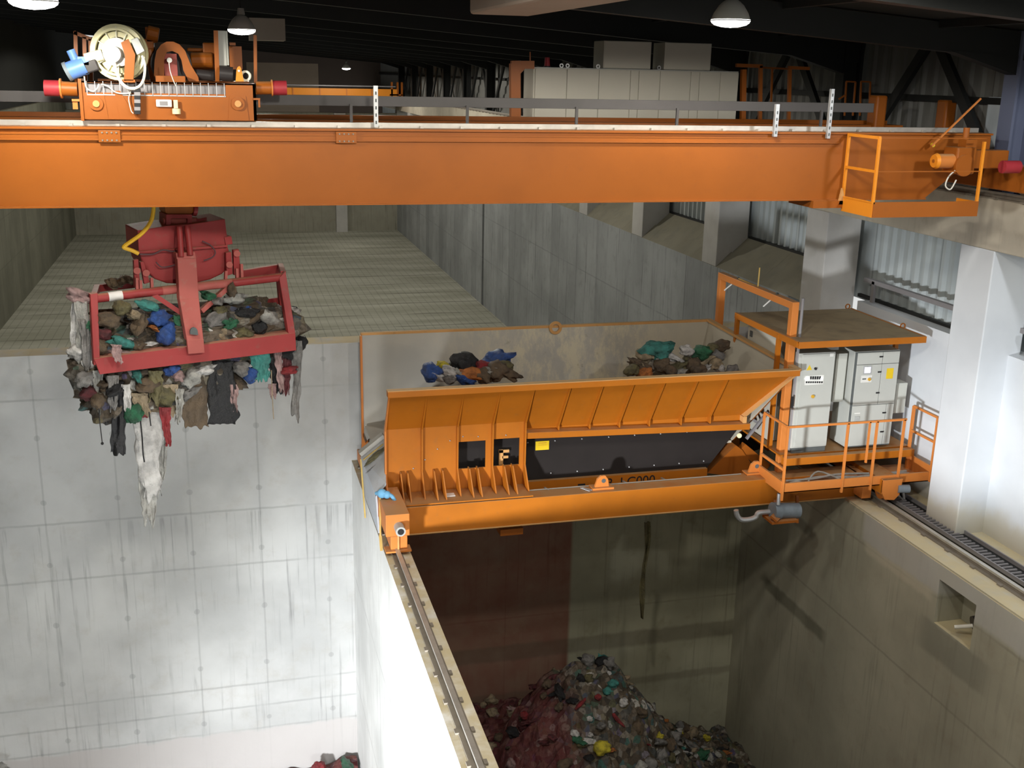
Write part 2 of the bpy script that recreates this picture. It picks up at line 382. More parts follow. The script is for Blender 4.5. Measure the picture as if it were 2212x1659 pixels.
struct('wall_cladding_lower', MB().box(13.75, 13.85, -3, 95, 3.3, 5.3), 'clad_low', 'pale blue-grey cladding behind the openings under the runway beam', 'wall')
# corrugation ribs of that cladding, real geometry per bay
for k in range(len(COLY)-1):
    y0, y1 = COLY[k]+.95, COLY[k+1]-.05
    mb = MB(); y = y0+.1
    zb = 3.45 if k == 0 else 3.93
    while y < y1-.15:
        mb.prism([(13.75, y, zb), (13.68, y+.05, zb), (13.68, y+.13, zb), (13.75, y+.18, zb)], (0, 0, 5.24-zb)); y += .30
    struct('wall_cladding_sheet', mb, 'clad_low', 'ribbed blue-grey cladding sheet in an opening between right columns', 'cladding', 'cladding sheets between the right columns')
    mbf = MB().box(13.60, 13.68, y0-.02, y0+.05, zb-.05, 5.24).box(13.60, 13.68, y0, y1, zb-.07, zb)
    struct('trim_opening', mbf, 'steel_dark', 'dark steel edge trim around an opening between right columns', 'trim', 'opening trims on the right wall')
    if k >= 1:   # sloped concrete sill filling each opening
        mb = MB().prism([(XR+.01, y0-.05, 3.13), (13.15, y0-.05, 3.52), (13.16, y0-.05, 3.49), (13.6, y0-.05, 3.88), (13.7, y0-.05, 3.88), (13.7, y0-.05, 3.13)], (0, y1-y0+.1, 0))
        struct('sill', mb, 'sill', 'sloping concrete sill in an opening of the basin right wall', 'sill', 'sloping sills on the right wall')
for k, y in enumerate(COLY):
    mb = MB().box(XR, 13.6 if k > 1 else 13.55, y, y+.9, 0 if k < 2 else 3.13, 5.24)
    lab = ('white concrete column standing in front of the white right wall', 'concrete column behind the hopper control cabinets')[k] if k < 2 else 'concrete column between openings of the basin right wall'
    struct('column', mb, 'white' if k == 0 else 'column', lab, 'column', None if k < 2 else 'columns along the basin right wall', bevel=.02)
struct('runway_beam', MB().box(XR, 13.45, -3, 95, 5.24, 6.1), 'runway', 'concrete crane runway beam resting on the right columns', 'beam', bevel=.015)
struct('wall_recess_rail', MB().box(13.3, 13.4, 16.9, 20.6, 3.84, 3.93).box(13.3, 13.36, 20.2, 20.3, 3.45, 3.9), 'traygrey', 'grey angle rail across the opening above the white wall', 'rail')
struct('ledge_rail', MB().box(13.3, 13.4, 11.5, 15.7, 3.84, 3.93).box(13.32, 13.38, 15.1, 15.25, 3.39, 3.9), 'traygrey', 'grey angle rail on the wall right of the white column', 'rail')
# upper right wall: cladding, girt, columns, braces
mb = MB().box(13.62, 13.7, -3, 95, 6.1, 9.3); y = -3
while y < 60:
    mb.prism([(13.62, y, 6.1), (13.57, y+.06, 6.1), (13.57, y+.16, 6.1), (13.62, y+.22, 6.1)], (0, 0, 3.0)); y += .36
struct('wall_right_upper', mb, 'clad', 'grey ribbed cladding of the upper right wall', 'wall')
struct('wall_girt', MB().box(13.48, 13.57, -3, 95, 7.62, 7.74), 'steel_dark', 'dark steel girt running along the upper right wall', 'girt')
for k, y in enumerate(COLY):
    yc = y+.45
    h = roofz(13.2)
    mb = MB().box(12.92, 12.97, yc-.17, yc+.17, 6.1, h).box(13.30, 13.36, yc-.17, yc+.17, 6.1, h).box(12.97, 13.30, yc-.02, yc+.02, 6.1, h)
    struct('steel_column', mb, 'steel_reflected' if k == 0 else 'steel_dark', 'steel column at the right edge above the runway beam, blue-grey reflection in its colour' if k == 0 else 'dark steel column standing on the runway beam along the right wall', 'steel column', None if k == 0 else 'steel columns above the runway beam')
    mb = MB().prism([(12.95, yc-.12, 8.12), (12.95, yc-.12, roofz(13)-.4), (11.6, yc-.12, roofz(11.6)-.45)], (0, .24, 0))
    mb.bar((-9.8, yc, roofz(-9.8)-.25), (13.4, yc, roofz(13.4)-.25), .22, .44, up=(0, 0, 1))
    struct('rafter', mb, 'steel_dark', 'dark steel roof rafter with a haunch at the right wall', 'rafter', 'roof rafters')
    if k < 12:
        a = yc+.25; b = yc+5.15; mid = (a+b)/2
        for p, q in (((13.25, a, 6.15), (13.25, mid-.1, 8.75)), ((13.25, b, 6.15), (13.25, mid+.1, 8.75))):
            struct('brace', MB().bar(p, q, .2, .1, up=(1, 0, 0)), 'steel_dark', 'dark diagonal steel brace against the upper right wall cladding', 'brace', 'diagonal braces of the right wall')
for yc in (10.95, 5.55, .15):
    mb = MB().bar((-9.8, yc, roofz(-9.8)-.25), (13.4, yc, roofz(13.4)-.25), .22, .44)
    struct('rafter', mb, 'steel_dark', 'dark steel roof rafter with a haunch at the right wall', 'rafter', 'roof rafters')
for a, b in ((11.2, 13.6), (13.85, 16.1)):
    struct('brace', MB().bar((13.25, a, 6.15) if a < 12 else (13.25, 16.1, 6.15), (13.25, 13.7, 8.75), .2, .1, up=(1, 0, 0)), 'steel_dark', 'dark diagonal steel brace against the upper right wall cladding', 'brace', 'diagonal braces of the right wall')
mb = MB().prism([(-10.2, -3, roofz(-10.2)), (13.8, -3, roofz(13.8)), (13.8, -3, roofz(13.8)+.2), (-10.2, -3, roofz(-10.2)+.2)], (0, 99, 0))
struct('ceiling', mb, 'roof', 'near-black sloping roof sheet over the hall', 'ceiling')
for x in (-7, -4, -.35, 2.6, 5.6, 8.6, 11.4):
    m = MB().bar((x, -3, roofz(x)-.06), (x, 95, roofz(x)-.06), .10, .12)
    struct('purlin', m, 'duct' if x == -.35 else 'steel_dark', 'pale purlin running along the roof above the trolley' if x == -.35 else 'dark purlin under the roof', 'purlin', None if x == -.35 else 'dark purlins under the roof')
struct('wall_blue_reflection', MB().box(13.50, 13.56, 15.55, 17.6, 6.15, 7.75), 'blue_reflection', 'light blue reflection built as a sheet behind the girder end', 'panel')  # both sheets stand in for pale reflections in the window glass
struct('wall_blue_reflection', MB().box(13.50, 13.56, 15.3, 16.2, 8.15, 8.75), 'blue_reflection', 'light blue reflection built as a sheet high at the right roof corner', 'panel')

# ducts
d0, d1 = at(1025, 18, 'z', 8.78), at(1145, 25, 'z', 8.78)
solo('ventilation_duct', MB().box(d0.x, d1.x, 8, d1.y, 8.72, 9.05), 'duct', 'beige rectangular air duct under the roof at the top centre', 'duct', bevel=.04)
a, b = pY(538, 38, 30), pY(617, 88, 30)
solo('ventilation_duct', MB().box(a.x, b.x, 30, 31, b.z, a.z), 'duct', 'grey-green box duct under the roof right of the trolley lamp', 'duct')

# rails, channel
def rail(name, x, z, y0, y1, label):
    t = thing(name, label, 'rail', (x, (y0+y1)/2, z))
    mb = MB().box(x-.09, x+.09, y0, y1, z, z+.02)
    mb.box(x-.015, x+.015, y0, y1, z+.02, z+.08)
    MB().box(x-.035, x+.035, y0, y1, z+.08, z+.12).build('rail_head', 'steelbright', t)
    y = y0+.5
    while y < y1:
        mb.box(x-.13, x-.08, y, y+.1, z, z+.03).box(x+.08, x+.13, y, y+.1, z, z+.03); y += .7
    mb.build('rail_foot', 'steel', t)
rail('hopper_rail', 2.66, 0, -2, 22.1, 'worn steel rail on top of the white divider wall')
rail('hopper_rail', 12.27, 0, -2, 22.1, 'worn steel rail along the edge of the right pit wall')
rail('runway_rail', 12.81, 6.1, -2, 83, 'crane runway rail on the concrete beam at right')
t = thing('cable_channel', 'dark slotted cable channel running beside the right rail', 'cable channel', (12.72, 10, 0))
MB().box(12.50, 12.94, -2, 21, 0, .03).build('channel_tray', 'steel_dark', t)
mb = MB().box(12.50, 12.53, -2, 21, .03, .1).box(12.91, 12.94, -2, 21, .03, .1); y = -2
while y < 21: mb.box(12.53, 12.76, y, y+.035, .06, .085); y += .11
mb.build('channel_slats', 'traygrey', t)
solo('kerb_strip', MB().box(11.72, 12.0, -2, 22.1, 0, .03), 'walk', 'worn concrete kerb strip along the right pit edge', 'kerb')

# niche flood light
t = thing('niche_nozzle', 'small pipe nozzle inside the square niche of the right pit wall', 'nozzle', (11.95, 14.1, NZ0))
MB().cyl((12.25, 14.1, -.72), (11.95, 14.16, -.8), .13, .15).build('nozzle_body', 'darkmotor', t, smooth=True)
MB().cyl((11.97, 14.2, -.84), (11.74, 14.36, -.92), .035).build('nozzle_tip', 'whitecable', t, smooth=True)
MB().box(11.98, 12.1, 14.03, 14.2, NZ0, -.9).build('nozzle_bracket', 'galv', t)

# ------------------------------------------------------------------ lamps
def lamp(x, y, z, label, rod=True, d=.55):
    t = thing('pendant_lamp', label, 'lamp', (x, y, z), 'high bay pendant lamps')
    r = d/2
    MB().lathe([(r, 0), (r*.97, .03), (r*.86, .11), (r*.62, .21), (r*.42, .26), (r*.25, .29), (.02, .30)], (x, y, z), 28).build('lamp_shade', 'lampshade', t, smooth=True)
    MB().lathe([(r*.985, .02), (r*.95, -.02), (r*.8, -.05), (.45*r, -.075), (.001, -.085)], (x, y, z), 28).build('lamp_glass', 'lampglass', t, smooth=True)
    MB().cyl((x, y, z+.3), (x, y, z+.42), .08, .06).build('ballast', 'midgrey', t)
    MB().cyl((x, y, z+.42), (x, y, max(roofz(x), z+.5)), .012).build('rod', 'steel_dark', t)
def spot(x, y, z, w, size=160, col=(1, .945, .83), rad=.22):
    l = bpy.data.lights.new('lamp_light', 'SPOT'); l.energy = w; l.spot_size = math.radians(size); l.spot_blend = .12; l.shadow_soft_size = rad; l.color = col
    o = bpy.data.objects.new('lamp_light', l); COL.objects.link(o); o.location = (x, y, z)
LP = [(72, 4, 12.6, 'lit pendant lamp cut by the top edge at far left'), (522, 66, 21.8, 'lit pendant lamp directly behind the crane trolley'),
      (1578, 46, 15.3, 'lit bell-shaped pendant lamp at upper right above the girder'), (748, 148, 70, 'tiny lit lamp far away down the hall')]
LPOS = []
for px, py, dist, lab in LP:
    p = CAM + (RT*((px-CX)/FPX) - UP*((py-CY)/FPX) + FW)*dist
    LPOS.append(p); lamp(p.x, p.y, p.z, lab)
for p, e in zip(LPOS, (900, 600, 480, 1200)): spot(p.x, p.y, p.z-.08, e, 177)
# more unseen hall lamps, some added to brighten the hopper, pit wall and basin
for x, y, z, e in ((2.0, 8.5, 9.1, 1200), (5.8, 9.8, 8.9, 650), (7.2, 4.5, 8.8, 300), (11.0, 11.0, 8.4, 560), (-6.5, 30, 9.4, 650), (5, 36, 8.8, 900), (-4, 46, 9, 1050), (7, 54, 8.6, 1100), (-2, 64, 9, 1100)):
    spot(x, y, z, e, 176, (.96, .98, 1) if x > 10 else (1, .945, .83))
def added_flood(p, t, w, size, rad, col=(.95, .98, 1)):
    """unseen spots added to brighten the left pit and the divider"""
    l = bpy.data.lights.new('added_fill_light', 'SPOT'); l.energy = w; l.spot_size = math.radians(size); l.spot_blend = .6; l.shadow_soft_size = rad; l.color = col
    o = bpy.data.objects.new('added_fill_light', l); COL.objects.link(o); o.location = p
    o.rotation_euler = (Vector(t)-Vector(p)).to_track_quat('-Z', 'Y').to_euler()
added_flood((0.2, -1.5, .2), (-2.4, 22, -2.6), 4300, 50, 1.0)
added_flood((-5.5, 3.0, -.3), (2.46, 9.5, -5.5), 27000, 88, .5)  # added unseen source that whitens the divider face
struct('unseen_wall_front', MB().box(-10, 13.5, -2.6, -2.3, -9, 4.6), 'pit', 'unseen concrete front wall of the pits, height set to block fill light', 'wall')  # unseen wall, height shaped to hold back light from behind
wd = bpy.data.worlds.new('world'); sc.world = wd; wd.use_nodes = True
bg = wd.node_tree.nodes['Background']; bg.inputs[0].default_value = (.72, .73, .72, 1); bg.inputs[1].default_value = 1.0

# ------------------------------------------------------------------ bridge crane
GY, GZ0, GZ1 = 16.0, 6.12, 7.19
crane = thing('bridge_crane', 'orange overhead bridge crane girder spanning the whole picture', 'crane', (4.5, 17.6, GZ0))
mb = MB()   # web box with tapered right end
mb.prism([(-7.5, GY, GZ0+.02), (11.3, GY, GZ0+.02), (11.95, GY, GZ0+.52), (12.42, GY, GZ0+.52), (12.42, GY, GZ1-.03), (-7.5, GY, GZ1-.03)], (0, .7, 0))
mb.build('girder_web', 'orange', crane)
MB().box(-7.5, 12.42, GY-.05, GY+.75, GZ1-.03, GZ1).build('top_flange', 'orange', crane)
MB().box(-7.5, 11.3, GY-.04, GY+.74, GZ0, GZ0+.02).build('bottom_flange', 'orange', crane)
mb = MB().box(-7.5, 9.6, GY-.03, GY, GZ1-.10, GZ1-.085).box(-7.5, 9.6, GY-.045, GY, GZ1-.175, GZ1-.16).box(-7.5, 9.6, GY-.02, GY, GZ1-.16, GZ1-.10)
mb.build('edge_channel', 'orange', crane)
for x0, x1 in ((210, 258), (725, 770)):
    a, b = pY(x0, 265, GY-.06), pY(x1, 265, GY-.06)
    s = MB().box(a.x, b.x, GY-.06, GY-.02, GZ1-.20, GZ1-.04).build('splice_plate', 'orange', crane, bevel=.005)
    mb = MB()
    for i in range(4):
        for j in (0, 1):
            x = a.x+.05+i*(b.x-a.x-.1)/3; mb.cyl((x, GY-.075, GZ1-.17+.1*j), (x, GY-.06, GZ1-.17+.1*j), .012, n=8)
    mb.build('bolts', 'steel', s)
mb = MB().box(-7.5, 12.4, GY+.31, GY+.39, GZ1, GZ1+.07); x = -7.3
while x < 12.3: mb.box(x, x+.05, GY+.24, GY+.30, GZ1, GZ1+.03); x += .6
mb.build('trolley_rail', 'steelbright', crane)
mb = MB().prism([(-7.5, 18.7, GZ0+.02), (11.6, 18.7, GZ0+.02), (12.25, 18.7, GZ0+.62), (12.55, 18.7, GZ0+.62), (12.55, 18.7, GZ1), (-7.5, 18.7, GZ1)], (0, .7, 0))
mb.box(-7.5, 12.4, 19.0, 19.08, GZ1, GZ1+.07)
mb.build('rear_girder', 'orange', crane)
MB().box(-7.5, 12.3, 19.4, 21.0, 6.95, 7.0).box(-7.5, 12.3, 20.95, 21.0, 6.8, 7.0).build('rear_walkway', 'orange', crane)
# grey support tray for the trailing cable behind the front girder
a, b = pY(-20, 215, 17), pY(1885, 245, 17)
tr = MB().box(-7.5, b.x, 16.98, 17.04, 7.47, 7.62).build('cable_tray', 'traydark', crane, bevel=.005)
for px in (762, 1016, 1255, 1475, 1690, 1790):
    q = pY(px, 235, 16.75)
    MB().box(q.x-.02, q.x+.02, 16.7, 16.98, GZ1-.02, GZ1+.02).box(q.x-.02, q.x+.02, 16.94, 16.98, GZ1, 7.5).build('tray_bracket', 'traydark', crane)
# slotted strut posts clipped to the girder face
for (px, y0, y1, w) in ((811, 185, 274, .06), (1679, 225, 295, .06), (1798, 192, 299, .055)):
    a, b = pY(px, y0, 15.93), pY(px-2, y1, 15.93)
    p = MB().box(a.x-w/2, a.x+w/2, 15.90, 15.93, b.z, a.z).box(a.x-w/2, a.x-w/2+.008, 15.93, 15.96, b.z, a.z).build('strut_post', 'galv', crane)
    mb = MB(); z = b.z+.04
    while z < a.z-.05: mb.box(a.x-.01, a.x+.01, 15.897, 15.90, z, z+.045); z += .1
    mb.build('slots', 'seam', p)
# end carriage at right on the runway
ec = MB().box(12.42, 12.72, 14.9, 20.6, 6.3, 6.72).build('end_carriage', 'orange', crane, bevel=.02)
for y in (15.4, 20.1):
    MB().cyl((12.72, y, 6.39), (12.85, y, 6.39), .165, n=20).build('wheel', 'steel', crane, smooth=True)
MB().cyl((12.57, 14.6, 6.5), (12.57, 14.9, 6.5), .09).build('buffer', 'redcap', crane, smooth=True)
# travel drive on the front end
dm = pY(2035, 348, 15.5)
MB().box(11.36, 11.72, 15.38, 15.75, 6.58, 7.0).build('gearbox', 'orange', crane, bevel=.03)
MB().cyl((11.5, 15.34, 6.72), (11.5, 15.4, 6.72), .17, n=20).build('gear_cover', 'orange', crane, smooth=True)
MB().cyl((11.08, 15.5, dm.z), (11.36, 15.5, dm.z), .115, n=22).build('drive_motor', 'orange_rail', crane, smooth=True)
fc = MB().cyl((11.03, 15.5, dm.z), (11.08, 15.5, dm.z), .10, .125, n=22).build('motor_fan_cover', 'orange_y', crane, smooth=True)
MB().cyl((11.02, 15.5, dm.z), (11.03, 15.5, dm.z), .03, n=12).build('fan_hub', 'orange', fc)
MB().tube([(11.4, 15.4, dm.z-.12), (11.2, 15.3, dm.z-.22), (11.12, 15.25, dm.z-.36), (11.22, 15.25, dm.z-.42), (11.34, 15.3, dm.z-.28)], .012).build('motor_cable', 'whitecable', crane, smooth=True)
MB().box(11.72, 12.42, 15.5, 15.75, 6.66, 6.95).build('drive_shaft_housing', 'orange', crane, bevel=.02)
MB().box(11.55, 11.75, 15.45, 15.65, 7.0, 7.12).cyl((11.6, 15.55, 7.05), (11.6, 15.55, 7.3), .05).build('drive_bracket', 'orange', crane)
MB().bar((11.1, 15.7, 7.0), (11.9, 15.7, 7.75), .025, .025).build('stay_rod', 'orange_rail', crane)
MB().cyl((12.0, 15.1, 6.72), (12.3, 15.1, 6.72), .1, n=18).build('end_buffer', 'redcap', crane, smooth=True)
MB().cyl(pY(2014, 312, 15.9), pY(2016, 314, 15.8), .03).build('yellow_knob', 'yellow', crane)
# service platform hung in front of the right girder end
DX0, DX1, DY0, DZ = 9.74, 11.62, 15.06, 5.955
pl = MB().box(DX0, DX1, DY0, 15.96, DZ, DZ+.03).box(9.2, 9.74, 15.9, 16.7, DZ+.05, GZ0).build('platform_deck', 'orange', crane)
MB().box(DX0, DX1, DY0-.01, DY0, DZ, DZ+.235).build('toe_board', 'orange', crane)
MB().box(DX0-.012, DX0, DY0, 15.94, DZ, DZ+.23).build('toe_board', 'orange_y', crane)
MB().box(DX1-.01, DX1, DY0, 15.6, DZ, DZ+.23).build('toe_board', 'orange_y', crane)
def frame(ya, yb, x, z0, z1, name='rail_post', mat='orange_y'):
    for y in (ya, yb): MB().box(x-.02, x+.02, y-.02, y+.02, z0, z1).build('rail_post', mat, crane)
RZ0, RZ1 = DZ+.23, 7.16
frame(DY0+.01, 15.93, DX0, RZ0-.02, RZ1)
for z, h in ((RZ1, .045), (RZ0+.47, .04), (RZ0, .02)): MB().bar((DX0, DY0, z), (DX0, 15.95, z), .042, h).build('rail_bar', 'orange_y', crane)
MB().box(DX1-.04, DX1, DY0, DY0+.04, DZ, RZ1-.05).build('rail_post', 'orange_y', crane)
for z, h in ((RZ1, .016), (RZ0+.47, .016), (RZ0, .012)): MB().bar((DX0, DY0+.01, z), (DX1, DY0+.01, z), .016, h).build('rail_bar', 'orange', crane)
MB().prism([(9.66, 15.95, 6.06), (9.74, 15.95, 6.06), (9.74, 15.95, 6.2), (9.70, 15.95, 6.32)], (0, -.05, 0)).build('corner_bracket', 'rimdust', crane)
# rear walkway structures
def ybars(name, segs, Y, w, mat='orange', parent=None):
    mb = MB()
    for (x0, y0, x1, y1) in segs: mb.bar(pY(x0, y0, Y), pY(x1, y1, Y), w, w, up=(0, 1, 0))
    return mb.build(name, mat, parent)
mb = MB().bar(pY(1113, 290, 20), pY(1112, 137, 20), .18, .14, up=(0, 1, 0)).bar(pY(1104, 140, 20), pY(1153, 140, 20), .14, .1, up=(0, 1, 0))
mb.prism([pY(1118, 146, 20), pY(1137, 146, 20), pY(1118, 166, 20)], (0, .1, 0)).bar(pY(1145, 135, 20), pY(1145, 112, 20), .02, .02, up=(0, 1, 0))
mb.build('cabinet_gantry_post', 'orange', crane)
ybars('rear_guardrail', [(1606, 150, 1604, 280)], 20.0, .09, 'orange', crane)
ybars('rear_guardrail', [(1643, 142, 1641, 280), (1590, 141, 1646, 143)], 20.2, .065, 'orange', crane)
ybars('rear_guardrail', [(1706, 146, 1703, 280), (1703, 146, 1748, 148)], 20.2, .06, 'orange', crane)
ybars('rear_guardrail', [(1645, 146, 1705, 149), (1668, 148, 1665, 240)], 20.9, .035, 'orange', crane)
ybars('rear_guardrail', [(1828, 176, 1824, 250), (1828, 176, 1848, 177), (1848, 177, 1842, 250), (1860, 176, 1857, 250), (1860, 176, 1880, 177), (1880, 177, 1877, 250), (1826, 205, 1812, 214)], 20.8, .03, 'orange', crane)
for (x0, y0, x1, y1) in ((1891, 206, 1915, 290), (2040, 216, 2064, 300)):
    MB().pbox(x0, y0, x1, y1, 18.6, .3).build('end_stop_post', 'orange', crane, bevel=.04)

# white electrical cabinets standing on the rear walkway
a, b = pY(1155, 145, 20), pY(1595, 155, 20)
cabx0, cabx1 = a.x, b.x
t = thing('electrical_cabinet_row', 'long row of off-white electrical cabinets on the crane rear walkway', 'electrical cabinet', ((cabx0+cabx1)/2, 20.3, 7.0))
MB().box(cabx0-.02, cabx1, 20.0, 20.65, 7.0, 8.09).build('cabinet_body', 'white_cab', t)
edges = [1155, 1224, 1293, 1361, 1379, 1425, 1491, 1510, 1555, 1595]
xs = [pY(e, 180, 19.98).x for e in edges]
for i in range(len(xs)-1):
    MB().box(xs[i]+.008, xs[i+1]-.008, 19.975, 20.0, 7.02, 8.08).build('cabinet_door', 'white_cab', t, bevel=.004)
MB().box(cabx0-.02, cabx1, 19.99, 20.65, 8.09, 8.105).build('cabinet_top', 'midgrey', t)
for px in (1213, 1226, 1292, 1424):
    q = pY(px, 139, 20.1); MB().ring((q.x, 20.1, 8.14), (0, 1, 0), .02, .04, .012, 14).build('lifting_eye', 'galv', t)
for (x0, x1, lab) in ((1305, 1408, 'left off-white cooling box on top of the crane cabinets'), (1437, 1538, 'right off-white cooling box on top of the crane cabinets')):
    a, b = pY(x0, 110, 20), pY(x1, 110, 20)
    t = thing('cooling_unit', lab, 'cooling unit', ((a.x+b.x)/2, 20.3, 8.105), 'cooling boxes on the crane cabinets')
    MB().box(a.x, b.x, 20.02, 20.6, 8.11, 8.60).build('casing', 'white_cab', t, bevel=.012)
    MB().box(a.x+.02, b.x-.02, 20.015, 20.03, 8.12, 8.59).build('front_panel', 'white_cab', t, bevel=.004)
q = pY(1182, 135, 20.3)
t = thing('warning_beacon', 'small orange-red beacon lamp on the left end of the crane cabinets', 'beacon', (q.x, 20.3, 8.105))
MB().cyl((q.x, 20.3, 8.105), (q.x, 20.3, 8.13), .07).build('beacon_base', 'black', t)
MB().cyl((q.x, 20.3, 8.13), (q.x, 20.3, 8.28), .055, .045).build('beacon_dome', 'redcap', t, smooth=True)

# second crane far down the hall
t = thing('bridge_crane', 'distant second orange crane beam far down the hall', 'crane', (6, 78, 6.1))
MB().box(-6, 12.3, 78, 79, 5.7, 6.72).build('girder', 'orange_y', t)
for x in (7.0, 8.8, 10.5, 5.2): MB().box(x, x+.08, 77.95, 78, 5.7, 6.72).build('web_stiffener', 'orange_rail', t)
MB().box(4.2, 12.2, 77.9, 79.2, 6.86, 6.93).build('handrail', 'traygrey', t)
mb = MB()
for x in (11.9, 12.3, 12.6): mb.box(x, x+.12, 78, 78.2, 5.7, 7.2)
mb.box(11.8, 12.7, 78, 78.2, 6.3, 6.4).build('end_frame', 'orange', t)

# ------------------------------------------------------------------ trolley
TY = 16.2
tro = thing('crane_trolley', 'orange crab trolley with a cable reel riding on top of the girder', 'trolley', (-.6, 17.5, GZ1+.07))
zA, zB = pY(350, 178, TY).z, GZ1+.09
xL, xR = pY(172, 210, TY).x, pY(553, 210, TY).x
s0, s1 = pY(352, 190, TY).x, pY(487, 190, TY).x
zs1, zs0 = pY(420, 182, TY).z, pY(420, 203, TY).z
mb = MB().box(xL, s0-1.0, TY, TY+.06, zB, zA).box(s1, xR, TY, TY+.06, zB, zA).box(s0-1.0, s1, TY, TY+.06, zs1, zA).box(s0-1.0, s1, TY, TY+.06, zB, zs0)
mb.box(xL, xR, TY, TY+.14, zA-.02, zA).box(xL, xL+.04, TY-.05, TY+.4, zB-.02, zA+.03).box(xR-.04, xR, TY, TY+.4, zB, zA)
mb.build('side_frame', 'orange', tro)
MB().box(s0-1.0, s1, TY+.06, TY+.3, zs0, zs1).build('frame_recess', 'traygrey', tro)
mb = MB(); x = s0-.98
while x < s1: mb.box(x, x+.008, TY-.012, TY, zs0-.03, zs1+.02); x += .105
mb.box(s0-.98, s1, TY-.012, TY, zs0-.035, zs0-.02).build('wire_basket', 'galv', tro)
mb = MB().box(xL, xR, TY+.3, 19.2, zA-.12, zA-.04).box(xL, xR, 18.9, 19.2, zB, zA)
mb.build('trolley_deck', 'orange', tro)
for px in (208, 514):
    q = pY(px, 224, TY-.03); w = MB().cyl((q.x, TY-.04, q.z), (q.x, TY+.25, q.z), .09, n=20).build('wheel', 'orange', tro, smooth=True)
    MB().cyl((q.x, TY-.06, q.z), (q.x, TY-.04, q.z), .045, n=14).build('axle_cap', 'rimdust', w, smooth=True)
    MB().prism([(q.x-.14, TY-.01, zB), (q.x-.11, TY-.01, q.z+.1), (q.x-.06, TY-.01, q.z+.13), (q.x+.06, TY-.01, q.z+.13), (q.x+.11, TY-.01, q.z+.1), (q.x+.14, TY-.01, zB)], (0, .01, 0)).build('wheel_guard', 'orange', tro)
    q = pY(px, 224, 18.9); MB().cyl((q.x, 18.94, zB+.06), (q.x, 19.15, zB+.06), .09, n=16).build('wheel', 'orange', tro, smooth=True)
MB().prism([(pY(232, 0, TY).x, TY-.015, zA-.12), (pY(245, 0, TY).x, TY-.015, zA-.12), (pY(278, 0, TY).x, TY-.015, zB), (pY(240, 0, TY).x, TY-.015, zB)], (0, .015, 0)).build('frame_brace', 'orange', tro)
def ptube(p, q, y, r, r2=None): a, b = pY(*p, y), pY(*q, y); return MB().cyl(a, b, r, r2, n=20)
# buffers
ptube((128, 191), (168, 193), TY+.15, .095).build('buffer_tube', 'orange', tro, smooth=True)
ptube((96, 190), (130, 191), TY+.15, .105).build('buffer_pad', 'redcap', tro, smooth=True)
ptube((130, 191), (134, 191), TY+.15, .13).build('buffer_flange', 'orange_rail', tro, smooth=True)
ptube((553, 190), (588, 190), TY+.15, .09).build('buffer_tube', 'orange', tro, smooth=True)
ptube((589, 190), (619, 190), TY+.15, .10).build('buffer_pad', 'redcap', tro, smooth=True)
ptube((586, 190), (589, 190), TY+.15, .115).build('buffer_flange', 'orange_rail', tro, smooth=True)
# scrapers
MB().pbox(155, 214, 172, 219, TY-.03, .05).pbox(157, 219, 168, 236, TY, .02).build('rail_scraper', 'orange_rail', tro)
MB().pbox(547, 212, 562, 216, TY-.03, .05).pbox(558, 216, 562, 232, TY-.03, .05).build('rail_scraper', 'orange', tro)
# guard posts at the left end
mb = MB()
for (x, y0) in ((163, 68), (182, 80), (195, 84)): mb.bar(pY(x, y0, 17.0), pY(x+3, 182, 17.0), .05, .05, up=(0, 1, 0))
mb.bar(pY(160, 70, 17.0), pY(197, 85, 17.0), .05, .05, up=(0, 1, 0)).build('guard_frame', 'orange', tro)
# cable reel
rc = pY(255, 113, TY+.1); ax = Vector((-.22, -1, .02)).normalized()
reel = MB().ring(rc, ax, .295, .365, .05, 36).ring(rc+ax*.06, ax, .28, .31, .04, 36).build('cable_reel', 'cream', tro, smooth=True)
MB().ring(rc-ax*.14, ax, .2, .365, .03, 36).ring(rc-ax*.07, ax, .2, .27, .12, 36).build('reel_back_flange', 'cream', reel, smooth=True)
mb = MB(); pa = ax.cross(Vector((0, 0, 1))).normalized(); pb = pa.cross(ax)
for k in range(12):
    d = pa*cos(2*pi*k/12)+pb*sin(2*pi*k/12); mb.bar(rc+d*.15+ax*.02, rc+d*.33+ax*.02, .014, .03, up=ax)
mb.build('spokes', 'creamlight', reel)
MB().cyl(rc-ax*.06, rc+ax*.08, .19, .185, 32).build('hub', 'creamlight', reel, smooth=True)
hc = pY(246, 117, TY-.05)
MB().cyl(hc-ax*.02, hc+ax*.05, .105, n=28).build('hub_cap', 'midgrey', reel, smooth=True)
hc2 = pY(264, 133, TY); MB().cyl(hc2, hc2+ax*.03, .06, n=20).build('rear_cap', 'midgrey', reel, smooth=True)
ptube((185, 128), (222, 118), TY+.1, .075).build('gear_tube', 'creamlight', tro, smooth=True)
MB().bar(pY(180, 148, TY+.1), pY(212, 138, TY+.1), .16, .14, up=(0, 1, 0)).build('reel_gearbox', 'darkmotor', tro, bevel=.02)
mo = MB().cyl(pY(146, 155, TY+.1), pY(184, 141, TY+.1), .12, n=22).build('reel_motor', 'blue_motor', tro, smooth=True)
MB().cyl(pY(143, 156, TY+.1), pY(150, 153, TY+.1), .13, n=22).build('fan_cover', 'greymotor', mo, smooth=True)
MB().cyl(pY(152, 108, TY+.1), pY(163, 132, TY+.1), .055, n=16).box(pY(156, 0, TY).x, pY(180, 0, TY).x, TY+.03, TY+.2, pY(160, 140, TY).z, pY(160, 122, TY).z).build('terminal_box', 'blue_motor', mo, smooth=True)
